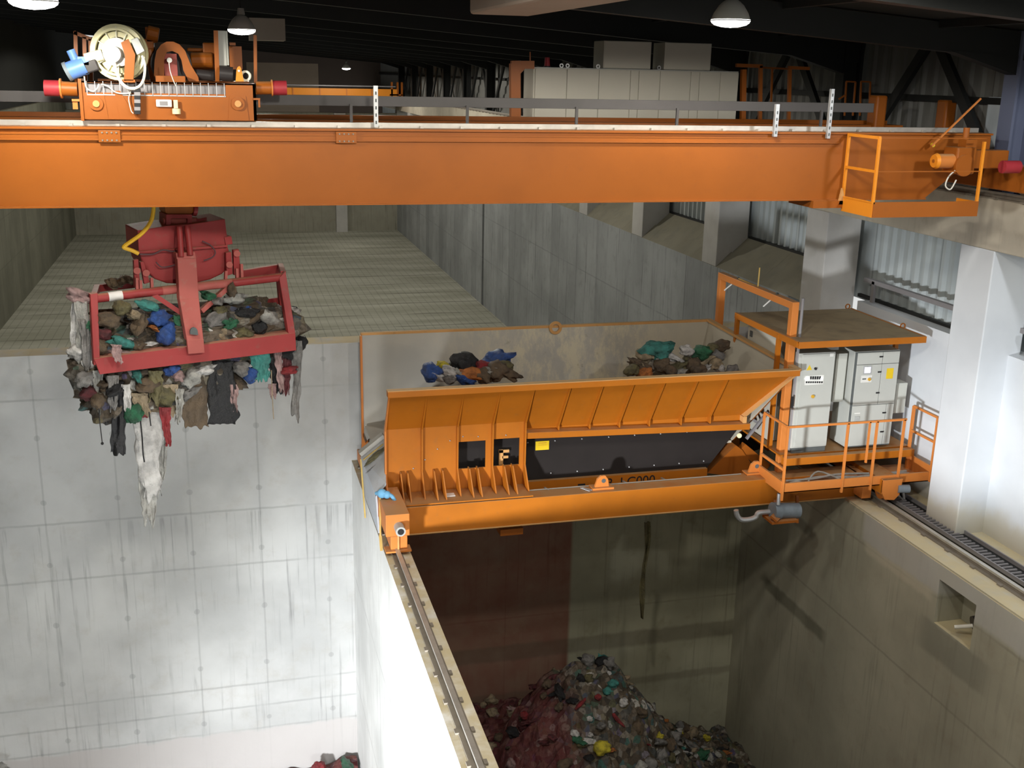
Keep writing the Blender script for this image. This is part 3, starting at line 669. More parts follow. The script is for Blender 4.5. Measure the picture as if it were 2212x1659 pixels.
# reel bracket and junction box
mb = MB().prism([pY(261, 92, TY-.12), pY(277, 84, TY-.12), pY(292, 118, TY-.12), pY(288, 174, TY-.12), pY(268, 174, TY-.12), pY(270, 120, TY-.12)], (0, .05, 0))
mb.pbox(264, 172, 292, 178, TY-.12, .2).build('reel_bracket', 'orange', tro)
mb = MB().prism([pY(282, 86, TY-.16), pY(297, 80, TY-.16), pY(313, 110, TY-.16), pY(296, 119, TY-.16)], (0, .12, 0)).build('junction_box', 'midgrey', tro, bevel=.01)
mb = MB().tube([pY(247, 135, TY-.12), pY(252, 155, TY-.15), pY(262, 178, TY-.15), pY(277, 190, TY-.15), pY(292, 191, TY-.14)], .022)
mb.tube([pY(307, 120, TY-.15), pY(313, 140, TY-.15), pY(311, 168, TY-.15), pY(303, 184, TY-.15), pY(292, 191, TY-.14)], .018)
mb.build('reel_cable', 'whitecable', tro, smooth=True)
mb = MB().tube([pY(182, 165, TY-.04), pY(186, 188, TY-.05), pY(199, 197, TY-.05), pY(209, 192, TY-.05), pY(214, 181, TY-.05)], .009)
mb.tube([pY(218, 182, TY-.03), pY(233, 186, TY-.04), pY(247, 198, TY-.04), pY(262, 202, TY-.04), pY(283, 201, TY-.04)], .010)
mb.tube([pY(276, 196, TY-.04), pY(284, 192, TY-.05), pY(278, 212, TY-.05), pY(283, 238, TY-.1), pY(288, 245, TY-.1)], .007)
mb.tube([pY(365, 135, TY), pY(368, 155, TY-.02), pY(375, 175, TY-.03), pY(380, 186, TY-.03)], .006)
mb.build('loose_wiring', 'whitecable', tro, smooth=True)
for k in range(7):
    MB().pbox(290, 191+k*8, 303, 198.6+k*8, TY-.14, .1).build('cable_guide_link', 'black' if k % 2 == 0 else 'traygrey', tro)
MB().pbox(337, 215, 371, 231, TY-.05, .05).build('limit_switch_box', 'panelwhite', tro, bevel=.01)
MB().pbox(345, 219, 362, 228, TY-.056, .006).build('switch_window', 'traygrey', tro)
q = pY(381, 238, TY-.06); MB().cyl((q.x, TY-.06, q.z-.05), (q.x, TY-.06, q.z+.02), .055).pbox(375, 216, 384, 234, TY-.07, .02).build('switch_roller', 'cream', tro, smooth=True)
# drum housing (arched plate) and machinery
ps = [(332, 176), (334, 130), (338, 110), (348, 96), (360, 90), (374, 90), (388, 96), (400, 110), (412, 140), (428, 166), (430, 176), (408, 176), (396, 152), (392, 130), (385, 116), (372, 110), (360, 113), (355, 125), (354, 176)]
MB().prism([pY(x, y, TY+.5) for x, y in ps], (0, .12, 0)).build('drum_housing', 'orange', tro)
MB().pbox(355, 116, 383, 176, TY+.55, .2).build('bearing_pillar', 'red_dusty', tro)
MB().pbox(336, 164, 400, 177, TY+.3, .3).build('housing_foot', 'orange', tro)
MB().cyl(pY(370, 140, TY+.65), pY(370, 140, TY+1.9), .28, n=24).build('rope_drum', 'darkmotor', tro, smooth=True)
q = pY(366, 130, TY+.4); MB().cyl((q.x, TY+.4, q.z), (q.x, TY+.5, q.z), .035, n=14).build('encoder', 'panelwhite', tro, smooth=True)
mb = MB().pbox(306, 84, 332, 112, TY+.8, .3).pbox(314, 58, 338, 92, TY+.8, .25); mb.cyl(pY(318, 70, TY+.8), pY(343, 76, TY+.8), .1, n=18).cyl(pY(322, 105, TY+.8), pY(336, 178, TY+.8), .07)
mb.build('hoist_motor', 'orange', tro, bevel=.015)
mb = MB().pbox(404, 104, 465, 112, TY+1, .3).pbox(438, 92, 466, 118, TY+.9, .3).pbox(415, 112, 465, 150, TY+1.1, .5); mb.cyl(pY(412, 130, TY+.9), pY(460, 130, TY+.9), .11, n=18)
mb.build('hoist_gearbox', 'orange', tro, bevel=.02)
MB().cyl(pY(424, 160, TY+.6), pY(462, 165, TY+.6), .07, n=16).build('brake_unit', 'darkmotor', tro, smooth=True)
# control box in its orange frame, dark motor, lifting lug
MB().pbox(471, 66, 489, 142, TY+.35, .3).build('control_box', 'grey', tro, bevel=.008)
MB().pbox(489, 67, 493, 141, TY+.36, .28).build('control_box_door', 'greyside', tro)
MB().bar(pY(466, 66, TY+.3), pY(470, 176, TY+.3), .06, .05, up=(0, 1, 0)).build('frame_post', 'orange', tro)
MB().bar(pY(551, 76, TY+.3), pY(552, 180, TY+.3), .045, .05, up=(0, 1, 0)).build('frame_post', 'orange', tro)
MB().pbox(496, 92, 509, 98, TY+.6, .1).build('rear_bracket', 'orange', tro)
MB().pbox(496, 100, 523, 150, TY+.9, .3).build('rear_panel', 'orange', tro)
MB().cyl(pY(474, 158, TY+.15), pY(503, 161, TY+.15), .1, n=20).build('fan_motor', 'darkmotor', tro, smooth=True)
lug = [pY(*p, TY+.02) for p in ((509, 176), (511, 150), (514, 144), (518, 143), (521, 148), (527, 176))]
MB().prism(lug, (0, .04, 0)).build('lifting_lug', 'orange_y', tro)
q = pY(516, 153, TY+.01); MB().cyl((q.x, TY+.005, q.z), (q.x, TY+.07, q.z), .016, n=12).build('lug_hole', 'panelwhite', tro)
q = pY(531, 164, TY+.1); MB().ring(q, (-.2, -1, 0), .045, .075, .05, 18).build('small_wheel', 'creamlight', tro, smooth=True)
# hoist ropes from the trolley to the grab
mb = MB()
for dx in (-.12, .12):
    for dy in (-.1, .1): mb.cyl((-.55+dx, 17.6+dy, 5.9), (-.55+dx, 17.6+dy, 7.3), .015, n=6)
mb.build('hoist_ropes', 'steel_dark', tro)
# ------------------------------------------------------------------ grab
GA = .30; GO = Vector((-.45, 17.6, 0)); GX = Vector((cos(GA), sin(GA), 0)); GN = Vector((-sin(GA), cos(GA), 0))
def gp(px, py, yl):
    """point on the grab's own vertical plane yl metres behind its centre plane"""
    d = RT*((px-CX)/FPX) - UP*((py-CY)/FPX) + FW
    t = (yl-(CAM-GO).dot(GN))/d.dot(GN)
    return CAM+d*t
grab = thing('clamshell_grab', 'red clamshell grab full of refuse hanging under the girder', 'grab', (GO.x, GO.y, 3.3))
def gbox(x0, y0, x1, y1, yl, dep, name, mat, parent=None, bevel=.01):
    c = [gp(x0, y0, yl), gp(x1, y0, yl), gp(x1, y1, yl), gp(x0, y1, yl)]
    return MB().prism(c, GN*dep).build(name, mat, parent or grab, bevel)
def gpoly(pts, yl, dep, name, mat, parent=None, bevel=.008):
    return MB().prism([gp(*p, yl) for p in pts], GN*dep).build(name, mat, parent or grab, bevel)
# suspension head
gpoly([(356, 440), (420, 440), (419, 458), (412, 464), (362, 464), (357, 458)], -.15, .35, 'rotator', 'orange', bevel=.02)
MB().cyl(gp(416, 452, -.1), gp(424, 453, -.1), .1, n=18).build('rotator_flange', 'red', grab, smooth=True)
gpoly([(359, 463), (415, 463), (416, 487), (405, 489), (405, 472), (370, 472), (370, 490), (359, 488)], -.2, .4, 'suspension_bracket', 'red')
MB().cyl(gp(352, 478, -.1), gp(425, 476, -.1), .05, n=14).build('suspension_pin', 'red_dusty', grab, smooth=True)
# power pack box and rounded drum below it
gpoly([(297, 498), (359, 488), (414, 484), (486, 473), (490, 506), (492, 535), (300, 548)], -.30, .75, 'power_pack', 'red')
gpoly([(424, 472), (432, 472), (447, 469), (447, 480), (424, 484)], -.15, .2, 'filler_cap', 'red')
gpoly([(484, 512), (500, 510), (503, 527), (488, 530)], -.32, .6, 'side_cover', 'red')
drum = [(301, 545), (492, 532), (500, 560), (497, 575), (480, 592), (455, 604), (425, 611), (395, 614), (360, 612), (335, 603), (318, 588), (306, 566)]
gpoly(drum, -.26, .62, 'hydraulic_drum', 'red', bevel=.02)
gpoly([(300, 543), (492, 529), (492, 534), (300, 549)], -.34, .1, 'drum_flange', 'red')
mb = MB().tube([gp(*p, -.36) for p in ((302, 549), (330, 549), (352, 540), (372, 543), (398, 541))], .012)
mb.tube([gp(*p, -.36) for p in ((337, 566), (350, 577), (375, 573), (392, 565))], .010)
mb.tube([gp(*p, -.36) for p in ((437, 521), (455, 530), (465, 545), (458, 556), (440, 563))], .010)
mb.build('hydraulic_lines', 'redline', grab, smooth=True)
# hinge brackets left and right
for pts in ([(289, 562), (299, 560), (303, 618), (291, 622)], [(303, 566), (311, 565), (324, 610), (312, 614)], [(488, 546), (500, 544), (503, 592), (490, 596)], [(504, 540), (516, 538), (520, 590), (506, 595)]):
    gpoly(pts, -.38, .08, 'hinge_lug', 'red')
for (x, y) in ((296, 585), (316, 590), (496, 572), (512, 548)):
    MB().cyl(gp(x, y, -.42), gp(x, y, -.28), .05, n=14).build('hinge_pin', 'red_dusty', grab, smooth=True)
for (x0, y0, x1, y1) in ((295, 600, 296, 628), (303, 605, 304, 627), (327, 600, 328, 625), (488, 585, 487, 605), (511, 580, 512, 602), (521, 570, 522, 600)):
    MB().bar(gp(x0, y0, -.40), gp(x1, y1, -.42), .04, .06, up=GN).build('hinge_web', 'red_dusty', grab)
# front jaw: top tube, side posts, cutting bar, braces, arm
YT, YB = -.45, -.80
MB().cyl(gp(203, 645, YT), gp(612, 598, YT), .066, n=20).build('front_tube', 'red', grab, smooth=True)
MB().cyl(gp(234, 641.5, YT), gp(264, 638, YT), .070, n=20).build('tube_tape', 'white_tape', grab, smooth=True)
MB().cyl(gp(350, 628, YT), gp(500, 611, YT), .068, n=20).build('tube_dust', 'red_dusty', grab, smooth=True)
def gquad(pts, vec, name, mat, bevel=.006): return MB().prism(pts, vec).build(name, mat, grab, bevel)
gquad([gp(195, 636, YT-.07), gp(211, 633, YT-.07), gp(216, 782, YB), gp(203, 790, YB)], GN*.12, 'jaw_post', 'red')
gquad([gp(603, 600, YT-.07), gp(617, 586, YT-.07), gp(638.5, 722, YB), gp(624, 724, YB)], GN*.12, 'jaw_post', 'red')
gquad([gp(203, 775, YB), gp(638, 719, YB), gp(640, 757, YB-.05), gp(216, 809, YB-.05)], GN*.05, 'cutting_bar', 'red')
gquad([gp(203, 775, YB), gp(638, 719, YB), gp(626, 711, YB+.2), gp(211, 766, YB+.2)], Vector((0, 0, -.03)), 'cutting_bar_top', 'red_dusty')
MB().bar(gp(331, 636, YT), gp(397, 680, YT-.12), .07, .09, up=GN).build('jaw_brace', 'red', grab)
MB().bar(gp(490, 622, YT), gp(434, 672, YT-.12), .07, .09, up=GN).build('jaw_brace', 'red_dusty', grab)
gquad([gp(383, 556, -.50), gp(424, 556, -.50), gp(430, 645, -.68), gp(388, 648, -.68)], GN*.16, 'jaw_arm', 'red_dusty', .012)
gquad([gp(388, 646, -.68), gp(430, 643, -.68), gp(440, 735, -.93), gp(404, 737, -.93)], GN*.16, 'jaw_arm', 'red_dusty', .012)
gquad([gp(404, 735, -.93), gp(440, 733, -.93), gp(442, 762, -.90), gp(407, 765, -.90)], GN*.06, 'arm_foot', 'red_dusty')
MB().prism([gp(*p, -.95) for p in ((411, 722), (411, 714), (414, 709), (419, 707), (424, 709), (427, 714), (428, 724))], GN*.03).build('pin_hole', 'seam', grab)
gpoly([(380, 547), (421, 544), (424, 558), (382, 560)], -.52, .2, 'arm_head', 'red_dusty')
MB().cyl(gp(387, 490, -.42), gp(391, 555, -.55), .045, n=14).build('hydraulic_rod', 'red', grab, smooth=True)
MB().cyl(gp(404, 488, -.42), gp(411, 552, -.55), .045, n=14).build('hydraulic_rod', 'red', grab, smooth=True)
# rear jaw
YR = .75
gquad([gp(205, 617, YR), gp(292, 606, YR), gp(292, 622, YR), gp(205, 632, YR)], GN*.1, 'rear_tube', 'red')
gquad([gp(515, 586, YR), gp(608, 571, YR), gp(609, 590, YR), gp(517, 602, YR)], GN*.1, 'rear_tube', 'red')
gquad([gp(600, 602, YR-.3), gp(608, 600, YR-.3), gp(617, 690, YR-.2), gp(608, 690, YR-.2)], GN*.1, 'jaw_post', 'red')
gquad([gp(520, 653, YR), gp(604, 643, YR), gp(618, 685, YR+.05), gp(522, 690, YR+.05)], GN*.05, 'rear_bucket_plate', 'red')
MB().bar(gp(612, 592, YT), gp(606, 575, YR), .08, .1).build('side_tie', 'red', grab)
MB().bar(gp(203, 642, YT), gp(210, 622, YR), .08, .1).build('side_tie', 'red', grab)
hose = MB().tube([gp(*p, -.35) for p in ((332, 440), (331, 458), (327, 475), (318, 491), (303, 507), (285, 520), (268, 532), (270, 536), (285, 541), (299, 548))], .030)
hose.build('supply_hose', 'yellowhose', grab, smooth=True)

# ------------------------------------------------------------------ refuse
def refuse_material():
    n = NB('mixed_refuse'); p = n.ocoord()
    p = n.mix(.06, p, n.n('ShaderNodeTexNoise').outputs[1]) if False else p
    v = n.n('ShaderNodeTexVoronoi'); n.link(p, v.inputs['Vector']); v.inputs['Scale'].default_value = 8.0; v.inputs['Randomness'].default_value = 1
    s = n.sep(v.outputs['Color'])
    c = n.ramp(s[0], [(0, (.035, .03, .025)), (.25, (.10, .075, .05)), (.45, (.16, .13, .10)), (.6, (.05, .055, .055)), (.72, (.26, .23, .19)), (.82, (.12, .10, .05)), (.9, (.05, .12, .10)), (.95, (.09, .07, .13)), (.98, (.42, .40, .36))])
    c = n.mix(n.sm(n.noise(p, 14, 4), .45, .75), c, (.05, .04, .03))
    c = n.mix(n.math('MULTIPLY', n.sm(n.sep(n.pos())[0], 6.6, 5.9), n.sm(n.sep(n.pos())[2], -2, -3)), c, n.mix(.62, c, (.15, .022, .03)))  # red window reflection painted into the left of the heap
    n.bump(n.noise(p, 9, 6, .7), .8, .06)
    return n.fin(c, .7, 0, .25)
M['refuse'] = refuse_material()
BAGCOL = {'brown': (.13, .09, .055), 'olive': (.15, .13, .06), 'black': (.013, .013, .015), 'grey': (.22, .21, .20), 'white': (.62, .60, .58), 'blue': (.03, .085, .30),
          'green': (.03, .15, .075), 'teal': (.055, .25, .22), 'red': (.27, .025, .03), 'orange': (.50, .17, .04), 'yellow': (.60, .50, .04), 'pink': (.38, .25, .24),
          'maroon': (.13, .03, .035), 'tan': (.36, .28, .18), 'clear': (.40, .39, .36)}
def bagmat(k):
    n = NB('refuse_'+k); p = n.ocoord(); c = BAGCOL[k]
    cc = n.mix(n.sm(n.noise(p, 3.5, 5), .35, .7), c, tuple(x*.45+.01 for x in c))
    n.bump(n.noise(p, 5, 6, .7), .6, .12)
    return n.fin(cc, .38 if k in ('black', 'blue', 'green', 'clear', 'grey') else .6, 0, .4)
for k in BAGCOL: M['bag_'+k] = bagmat(k)
def lumpy(seed, sx=1, sy=1, sz=.75, knot=False, amp=.45):
    bm = bmesh.new(); bmesh.ops.create_icosphere(bm, subdivisions=3, radius=.5)
    off = Vector((seed*3.1, seed*7.7, seed*1.3))
    for v in bm.verts:
        q = v.co.normalized()
        d = 1+amp*mnoise.noise(q*1.6+off)+.3*amp*mnoise.noise(q*4+off)-.35*amp*abs(mnoise.noise(q*3.2+off*2))
        v.co = Vector((q.x*sx, q.y*sy, q.z*sz))*.5*d
        if knot and q.z > .8: v.co += Vector((.02, .03, .28))*((q.z-.8)/.2); v.co.x *= 1-.7*(q.z-.8)/.2; v.co.y *= 1-.7*(q.z-.8)/.2
    me = bpy.data.meshes.new('bag_mesh'); bm.to_mesh(me); bm.free()
    for p in me.polygons: p.use_smooth = True
    me.materials.append(M['bag_brown'])
    return me
BAGS = [lumpy(1), lumpy(2, 1.3, .8, .6), lumpy(3, 1, 1, .7, True), lumpy(4, 1.5, .7, .45), lumpy(5, .9, 1.1, .8), lumpy(6, 1.2, 1, .5, False, .7), lumpy(7, 1.7, .55, .3, False, .7), lumpy(8, .8, .8, 1, True, .6)]
def bag(name, p, size, colour, label, cat, group=None, proto=None, rot=None):
    me = BAGS[random.randrange(len(BAGS)) if proto is None else proto]
    o = bpy.data.objects.new(name, me); COL.objects.link(o)
    o.location = p; o.scale = (size, size, size) if not isinstance(size, tuple) else size
    o.rotation_euler = rot if rot else (random.uniform(-.6, .6), random.uniform(-.6, .6), random.uniform(0, 6.28))
    o.material_slots[0].link = 'OBJECT'; o.material_slots[0].material = M['bag_'+colour]
    return tag(o, label, cat, group)
WORD = {'tan': 'light brown', 'clear': 'translucent', 'olive': 'olive brown', 'grey': 'grey', 'maroon': 'dark red'}
def lump_field(name, cx, cy, cz, rx, ry, rz, label, seed, ang=0, amp=.22, res=5, ex=.55):
    bm = bmesh.new(); bmesh.ops.create_icosphere(bm, subdivisions=res, radius=1)
    off = Vector((seed*5.3, seed, seed*2.2)); ca, sa = cos(ang), sin(ang)
    for v in bm.verts:
        q = v.co.normalized()
        b = Vector([math.copysign(abs(c)**ex, c) for c in q])
        P = Vector((b.x*rx, b.y*ry, b.z*rz))
        d = 1+amp*mnoise.noise(P*1.6+off)+amp*.8*mnoise.noise(P*4.5+off)+amp*.5*mnoise.noise(P*9+off)
        P *= d; v.co = Vector((P.x*ca-P.y*sa, P.x*sa+P.y*ca, P.z))
    me = bpy.data.meshes.new(name); bm.to_mesh(me); bm.free(); me.materials.append(M['refuse'])
    o = bpy.data.objects.new(name, me); COL.objects.link(o); o.location = (cx, cy, cz)
    return tag(o, label, 'refuse', None, 'stuff')
gl0, gl1 = gp(165, 720, -.05), gp(648, 690, -.05)
gc = (gl0+gl1)/2
lump_field('refuse_load', gc.x, gc.y, 3.90, (gl1-gl0).length*.455, .64, .50, 'tangled mixed refuse packed inside the red grab', 3, GA, .20)
lump_field('refuse_load', *(gp(330, 800, -.2)), 1.1, .5, .55, 'matted refuse bulging below the left half of the red grab', 5, GA, .25)

# bags squeezed between the jaws: (px, py, size, colour, prototype, label)
GB = [(172, 640, .34, 'pink', 5, 'pale pink plastic bag bulging over the upper left corner of the grab'), (182, 700, .26, 'green', 1, 'green plastic bag at the left side of the grab'),
      (170, 760, .30, 'white', 4, 'white torn plastic sack at the far left of the grab'), (182, 820, .26, 'grey', 4, None), (270, 741, .34, 'teal', 3, 'teal plastic bag lying on the left of the red cutting bar'),
      (247, 738, .16, 'yellow', 0, 'small yellow-green bag beside the teal bag in the grab'), (343, 688, .30, 'blue', 4, 'upper blue plastic bag in the middle of the grab'), (358, 722, .38, 'blue', 0, 'lower blue plastic bag in the middle of the grab'),
      (384, 697, .22, 'green', 7, 'bright green bottle-like bag left of the grab arm'), (320, 660, .24, 'teal', 1, 'small teal bag under the front tube of the grab'), (232, 690, .28, 'brown', 0, None), (300, 700, .32, 'brown', 5, None),
      (262, 665, .26, 'olive', 0, None), (330, 705, .22, 'orange', 6, 'orange torn scrap left of the blue bags in the grab'), (290, 680, .24, 'tan', 5, None), (225, 722, .22, 'maroon', 0, None), (395, 735, .22, 'white', 5, 'crumpled white scrap low beside the grab arm'),
      (470, 650, .30, 'grey', 3, None), (505, 645, .26, 'clear', 5, None), (465, 690, .30, 'grey', 0, None), (495, 700, .28, 'green', 5, 'pale green crumpled bag right of the grab arm'), (530, 675, .26, 'black', 1, None), (545, 690, .30, 'brown', 3, None),
      (585, 690, .40, 'clear', 3, 'translucent plastic bag at the right inside of the grab'), (560, 705, .26, 'black', 0, None), (475, 670, .20, 'olive', 0, None), (535, 668, .13, 'blue', 0, 'tiny blue scrap at the right inside of the grab'), (480, 725, .26, 'tan', 5, None), (520, 715, .26, 'olive', 5, None),
      (454, 715, .22, 'white', 5, None), (500, 628, .22, 'brown', 7, None), (452, 640, .22, 'green', 5, None), (350, 755, .2, 'tan', 5, None), (300, 745, .22, 'brown', 4, None), (330, 740, .2, 'white', 6, None), (215, 745, .24, 'brown', 0, None), (245, 760, .22, 'pink', 6, 'pale pink bag draped over the left of the red cutting bar'),
      (190, 850, .24, 'maroon', 4, None), (272, 818, .30, 'teal', 3, 'teal scrap hanging under the left of the cutting bar'), (292, 805, .22, 'teal', 6, None), (373, 798, .22, 'blue', 0, 'blue bag squeezed under the middle of the cutting bar'), (360, 806, .20, 'orange', 6, 'orange scrap under the middle of the cutting bar'),
      (538, 808, .26, 'blue', 0, 'blue bag hanging under the right of the cutting bar'), (418, 810, .36, 'clear', 0, 'glossy translucent bag with cans under the grab arm'), (440, 800, .24, 'white', 5, None), (385, 812, .2, 'pink', 4, None), (520, 795, .26, 'grey', 0, None), (505, 825, .36, 'brown', 4, 'brown sack rounding out under the right of the grab'),
      (625, 800, .22, 'red', 5, 'small red scrap under the right corner of the grab'), (648, 740, .28, 'black', 0, 'black bag bulging past the right corner of the grab'), (620, 760, .30, 'black', 4, None), (320, 830, .34, 'brown', 5, None), (350, 850, .36, 'olive', 0, None), (300, 850, .30, 'grey', 5, None),
      (250, 840, .30, 'black', 5, None), (225, 830, .26, 'brown', 5, None), (380, 860, .30, 'tan', 0, None), (287, 893, .32, 'green', 4, 'dark green bag hanging at the lower left of the grab'), (310, 893, .22, 'red', 5, 'red bag beside the dark green hanging bag'), (335, 880, .30, 'tan', 5, None), (212, 865, .24, 'brown', 0, None), (405, 850, .3, 'grey', 5, None)]
for i, (px, py, s, c, pr, lab) in enumerate(GB):
    yl = -.72 if py > 780 else (-.60 if py > 650 else -.5)
    if px < 195 or px > 640: yl = -.35
    if py > 800: yl = -.62+.12*((i % 3)-1)
    wd_ = WORD.get(c, c)
    bag('refuse_bag', gp(px, py, yl), (s*1.25, s*.9, s*1.1), c, lab or f'crumpled {wd_} bag wedged in the red grab', 'refuse bag', 'bags held in the red grab', pr)
# rubble on the rear tube
for i, (px, py) in enumerate(((245, 612), (262, 608), (280, 604))):
    bag('refuse_scrap', gp(px, py, .6), .2, 'tan', 'light brown scrap caught on the rear tube of the grab', 'refuse scrap', 'scraps on the rear tube', 5)

# hanging rags: strips of sheet with folds
def rag(px0, px1, py0, py1, yl, colour, label, taper=.5, wav=3, skew=0, ragged=.1, group='rags hanging from the grab', name='hanging_rag', bulge=.07):
    nx, ny = 14, 26; sd = px0*.37+py0*.11; mb = MB(); vs = []
    N = lambda a, b: mnoise.noise(Vector((a+sd, b-sd, sd*.3)))
    for j in range(ny+1):
        t = j/ny
        for i in range(nx+1):
            u = i/nx-.5
            edge = (abs(u)*2)**3
            w = (1-(1-taper)*t**1.3)*(1+.22*N(3.1*t, 9))+edge*.30*N(8*t, u*2+4)
            x = (px0+px1)/2+(px1-px0)*u*w+skew*t+(px1-px0)*.10*N(2.2*t, 20)
            y = py0+(py1-py0)*t*(1+ragged*1.8*N(u*5, 33)*t)
            p = gp(x, y, yl); p += GN*(bulge*N(u*wav*.9, t*1.2)+.03*N(u*7, t*5)+.05*N(1, t*2))
            vs.append(p)
    fs = [(j*(nx+1)+i, j*(nx+1)+i+1, (j+1)*(nx+1)+i+1, (j+1)*(nx+1)+i) for j in range(ny) for i in range(nx)]
    mb.add(vs, fs)
    o = solo(name, mb, 'bag_'+colour, label, 'rag', group, smooth=True)
    m = o.modifiers.new('thick', 'SOLIDIFY'); m.thickness = .012
    return o
RG = [(288, 352, 890, 1085, -.62, 'white', 'long white plastic sheet trailing lowest under the grab', .55, 3, 8, .12), (300, 345, 1030, 1130, -.60, 'clear', 'ragged translucent tail at the tip of the white sheet', .5, 3, -2, .25),
      (335, 372, 860, 1060, -.50, 'clear', 'translucent strip hanging behind the white sheet', .5, 2, -8, .15), (244, 276, 830, 985, -.74, 'black', 'black plastic bag strip hanging at the lower left of the grab', .9, 2, -6, .06), (450, 506, 780, 916, -.70, 'black', 'broad dark fabric panel with a square end under the grab', 1.02, 2, 2, .02),
      (384, 448, 810, 925, -.66, 'brown', 'brown carpet-like sheet hanging under the grab arm', .75, 2, 12, .05), (345, 368, 880, 962, -.80, 'red', 'narrow red strip hanging under the grab', .55, 1, 7, .08), (632, 652, 735, 905, -.70, 'grey', 'long grey rag hanging from the right corner of the grab', .7, 2, -2, .06), (540, 586, 760, 822, -.76, 'teal', 'pale green cloth spilling under the right of the cutting bar', .6, 4, 4, .25),
      (572, 605, 770, 845, -.62, 'black', 'black rag under the right of the cutting bar', .6, 2, 14, .1), (592, 612, 760, 850, -.74, 'pink', 'pinkish grey rag under the right of the cutting bar', .6, 2, 8, .15), (608, 630, 770, 850, -.64, 'maroon', 'dark red rag near the right corner of the grab', .6, 2, -2, .15), (494, 512, 830, 885, -.72, 'pink', 'pink shred beside the dark square panel', .5, 2, 4, .2),
      (580, 598, 830, 858, -.70, 'pink', 'small pale pink shred under the right of the grab', .6, 2, 0, .2), (160, 190, 650, 830, -.45, 'clear', 'translucent sheet hanging down the left side of the grab', .7, 3, 12, .1), (176, 212, 780, 880, -.55, 'white', 'dirty white shreds at the lower left corner of the grab', .5, 3, 14, .2), (200, 222, 800, 900, -.66, 'clear', 'translucent shreds below the left end of the cutting bar', .5, 2, 6, .2),
      (212, 236, 820, 905, -.6, 'black', 'black shreds below the left end of the cutting bar', .5, 2, 4, .2), (230, 256, 812, 880, -.78, 'grey', 'grey shreds left of the black strip', .6, 2, 2, .2), (262, 282, 830, 890, -.80, 'white', 'white shred beside the black strip', .5, 2, 4, .2), (318, 350, 800, 870, -.78, 'olive', 'olive brown fold under the left half of the cutting bar', .7, 3, 0, .15),
      (150, 176, 655, 760, -.38, 'white', 'white plastic sheet bulging beside the left jaw post', .9, 2, 4, .1), (168, 200, 690, 800, -.5, 'grey', 'grey sheet wrapped around the left jaw post', .8, 2, 8, .1), (165, 192, 760, 870, -.42, 'clear', 'translucent tatters at the lower left of the grab load', .5, 2, 16, .25), (352, 384, 830, 895, -.72, 'tan', 'light brown fold under the middle of the cutting bar', .7, 2, 4, .15), (285, 320, 850, 900, -.78, 'tan', 'light brown fold above the dark green bag', .8, 3, 8, .15), (380, 398, 840, 910, -.74, 'clear', 'translucent shred left of the brown sheet', .5, 2, -4, .2), (240, 264, 745, 781, -.98, 'pink', 'pink flap hanging over the front of the cutting bar', .7, 1, 4, .15)]
for r_ in RG:
    px0, px1, py0, py1, yl, c, lab, tp, wv, sk, rg = r_
    rag(px0, px1, py0, py1, yl, c, lab, tp, wv, sk, rg)
for pts, c, lab, rr in (([(213, 880), (216, 915), (219, 940), (221, 958)], 'black', 'thin dark string hanging left of the black strip', .008), ([(586, 800), (588, 850), (591, 905)], 'tan', 'thin light string hanging under the right of the grab', .008),
                    ([(303, 905), (307, 945), (309, 978), (312, 998)], 'black', 'dark cord hanging in front of the white sheet', .012), ([(322, 890), (326, 920)], 'black', 'short dark cord right of the red bag', .010)):
    mb = MB().tube([gp(*p, -.86) for p in pts], rr, 6)
    if rr == .008 and c == 'black': mb.ball(gp(*pts[-1], -.86), .022)
    solo('dangling_string', mb, 'bag_'+c, lab, 'cord', 'rags hanging from the grab')

# heap in the right pit
def heap_h(x, y):
    a = -4.75-.42*math.hypot((x-5.7)*.95, (y-20.4)*.9)
    a = -5.35-.40*math.hypot((x-5.6), (y-19.6)*.8)
    e = -6.15-.10*(5.5-x) if x < 5.5 else -9
    d = math.hypot(x-6.9, (y-19.0))
    b = -3.95-.95*max(0, d-.45)**1.4*1.0
    c = -4.9-.75*math.hypot(x-7.4, y-18.2)
    h = max(a, b, c)
    return h+.22*mnoise.noise(Vector((x*.9, y*.9, 0)))+.14*mnoise.noise(Vector((x*2.3, y*2.3, 3)))+.10*mnoise.noise(Vector((x*5, y*5, 7)))+.09*mnoise.cell(Vector((x*5.3+.5*y, y*5.3-.5*x, 2)))
nx, ny = 150, 200; X0, X1, Y0, Y1 = 2.92, 11.68, 9.5, 22.12
vs = []; fs = []
for j in range(ny+1):
    for i in range(nx+1):
        x, y = X0+(X1-X0)*i/nx, Y0+(Y1-Y0)*j/ny; vs.append((x, y, max(-8.95, heap_h(x, y))))
for j in range(ny):
    for i in range(nx): fs.append((j*(nx+1)+i, j*(nx+1)+i+1, (j+1)*(nx+1)+i+1, (j+1)*(nx+1)+i))
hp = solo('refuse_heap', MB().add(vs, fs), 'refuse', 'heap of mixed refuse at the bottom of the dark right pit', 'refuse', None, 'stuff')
CW = ['brown']*5+['olive']*3+['black']*4+['grey']*3+['white']*5+['tan']*4+['clear']*4+['green', 'red', 'yellow', 'blue', 'pink', 'teal', 'orange', 'maroon']
cnt = 0; rng = random.Random(11)
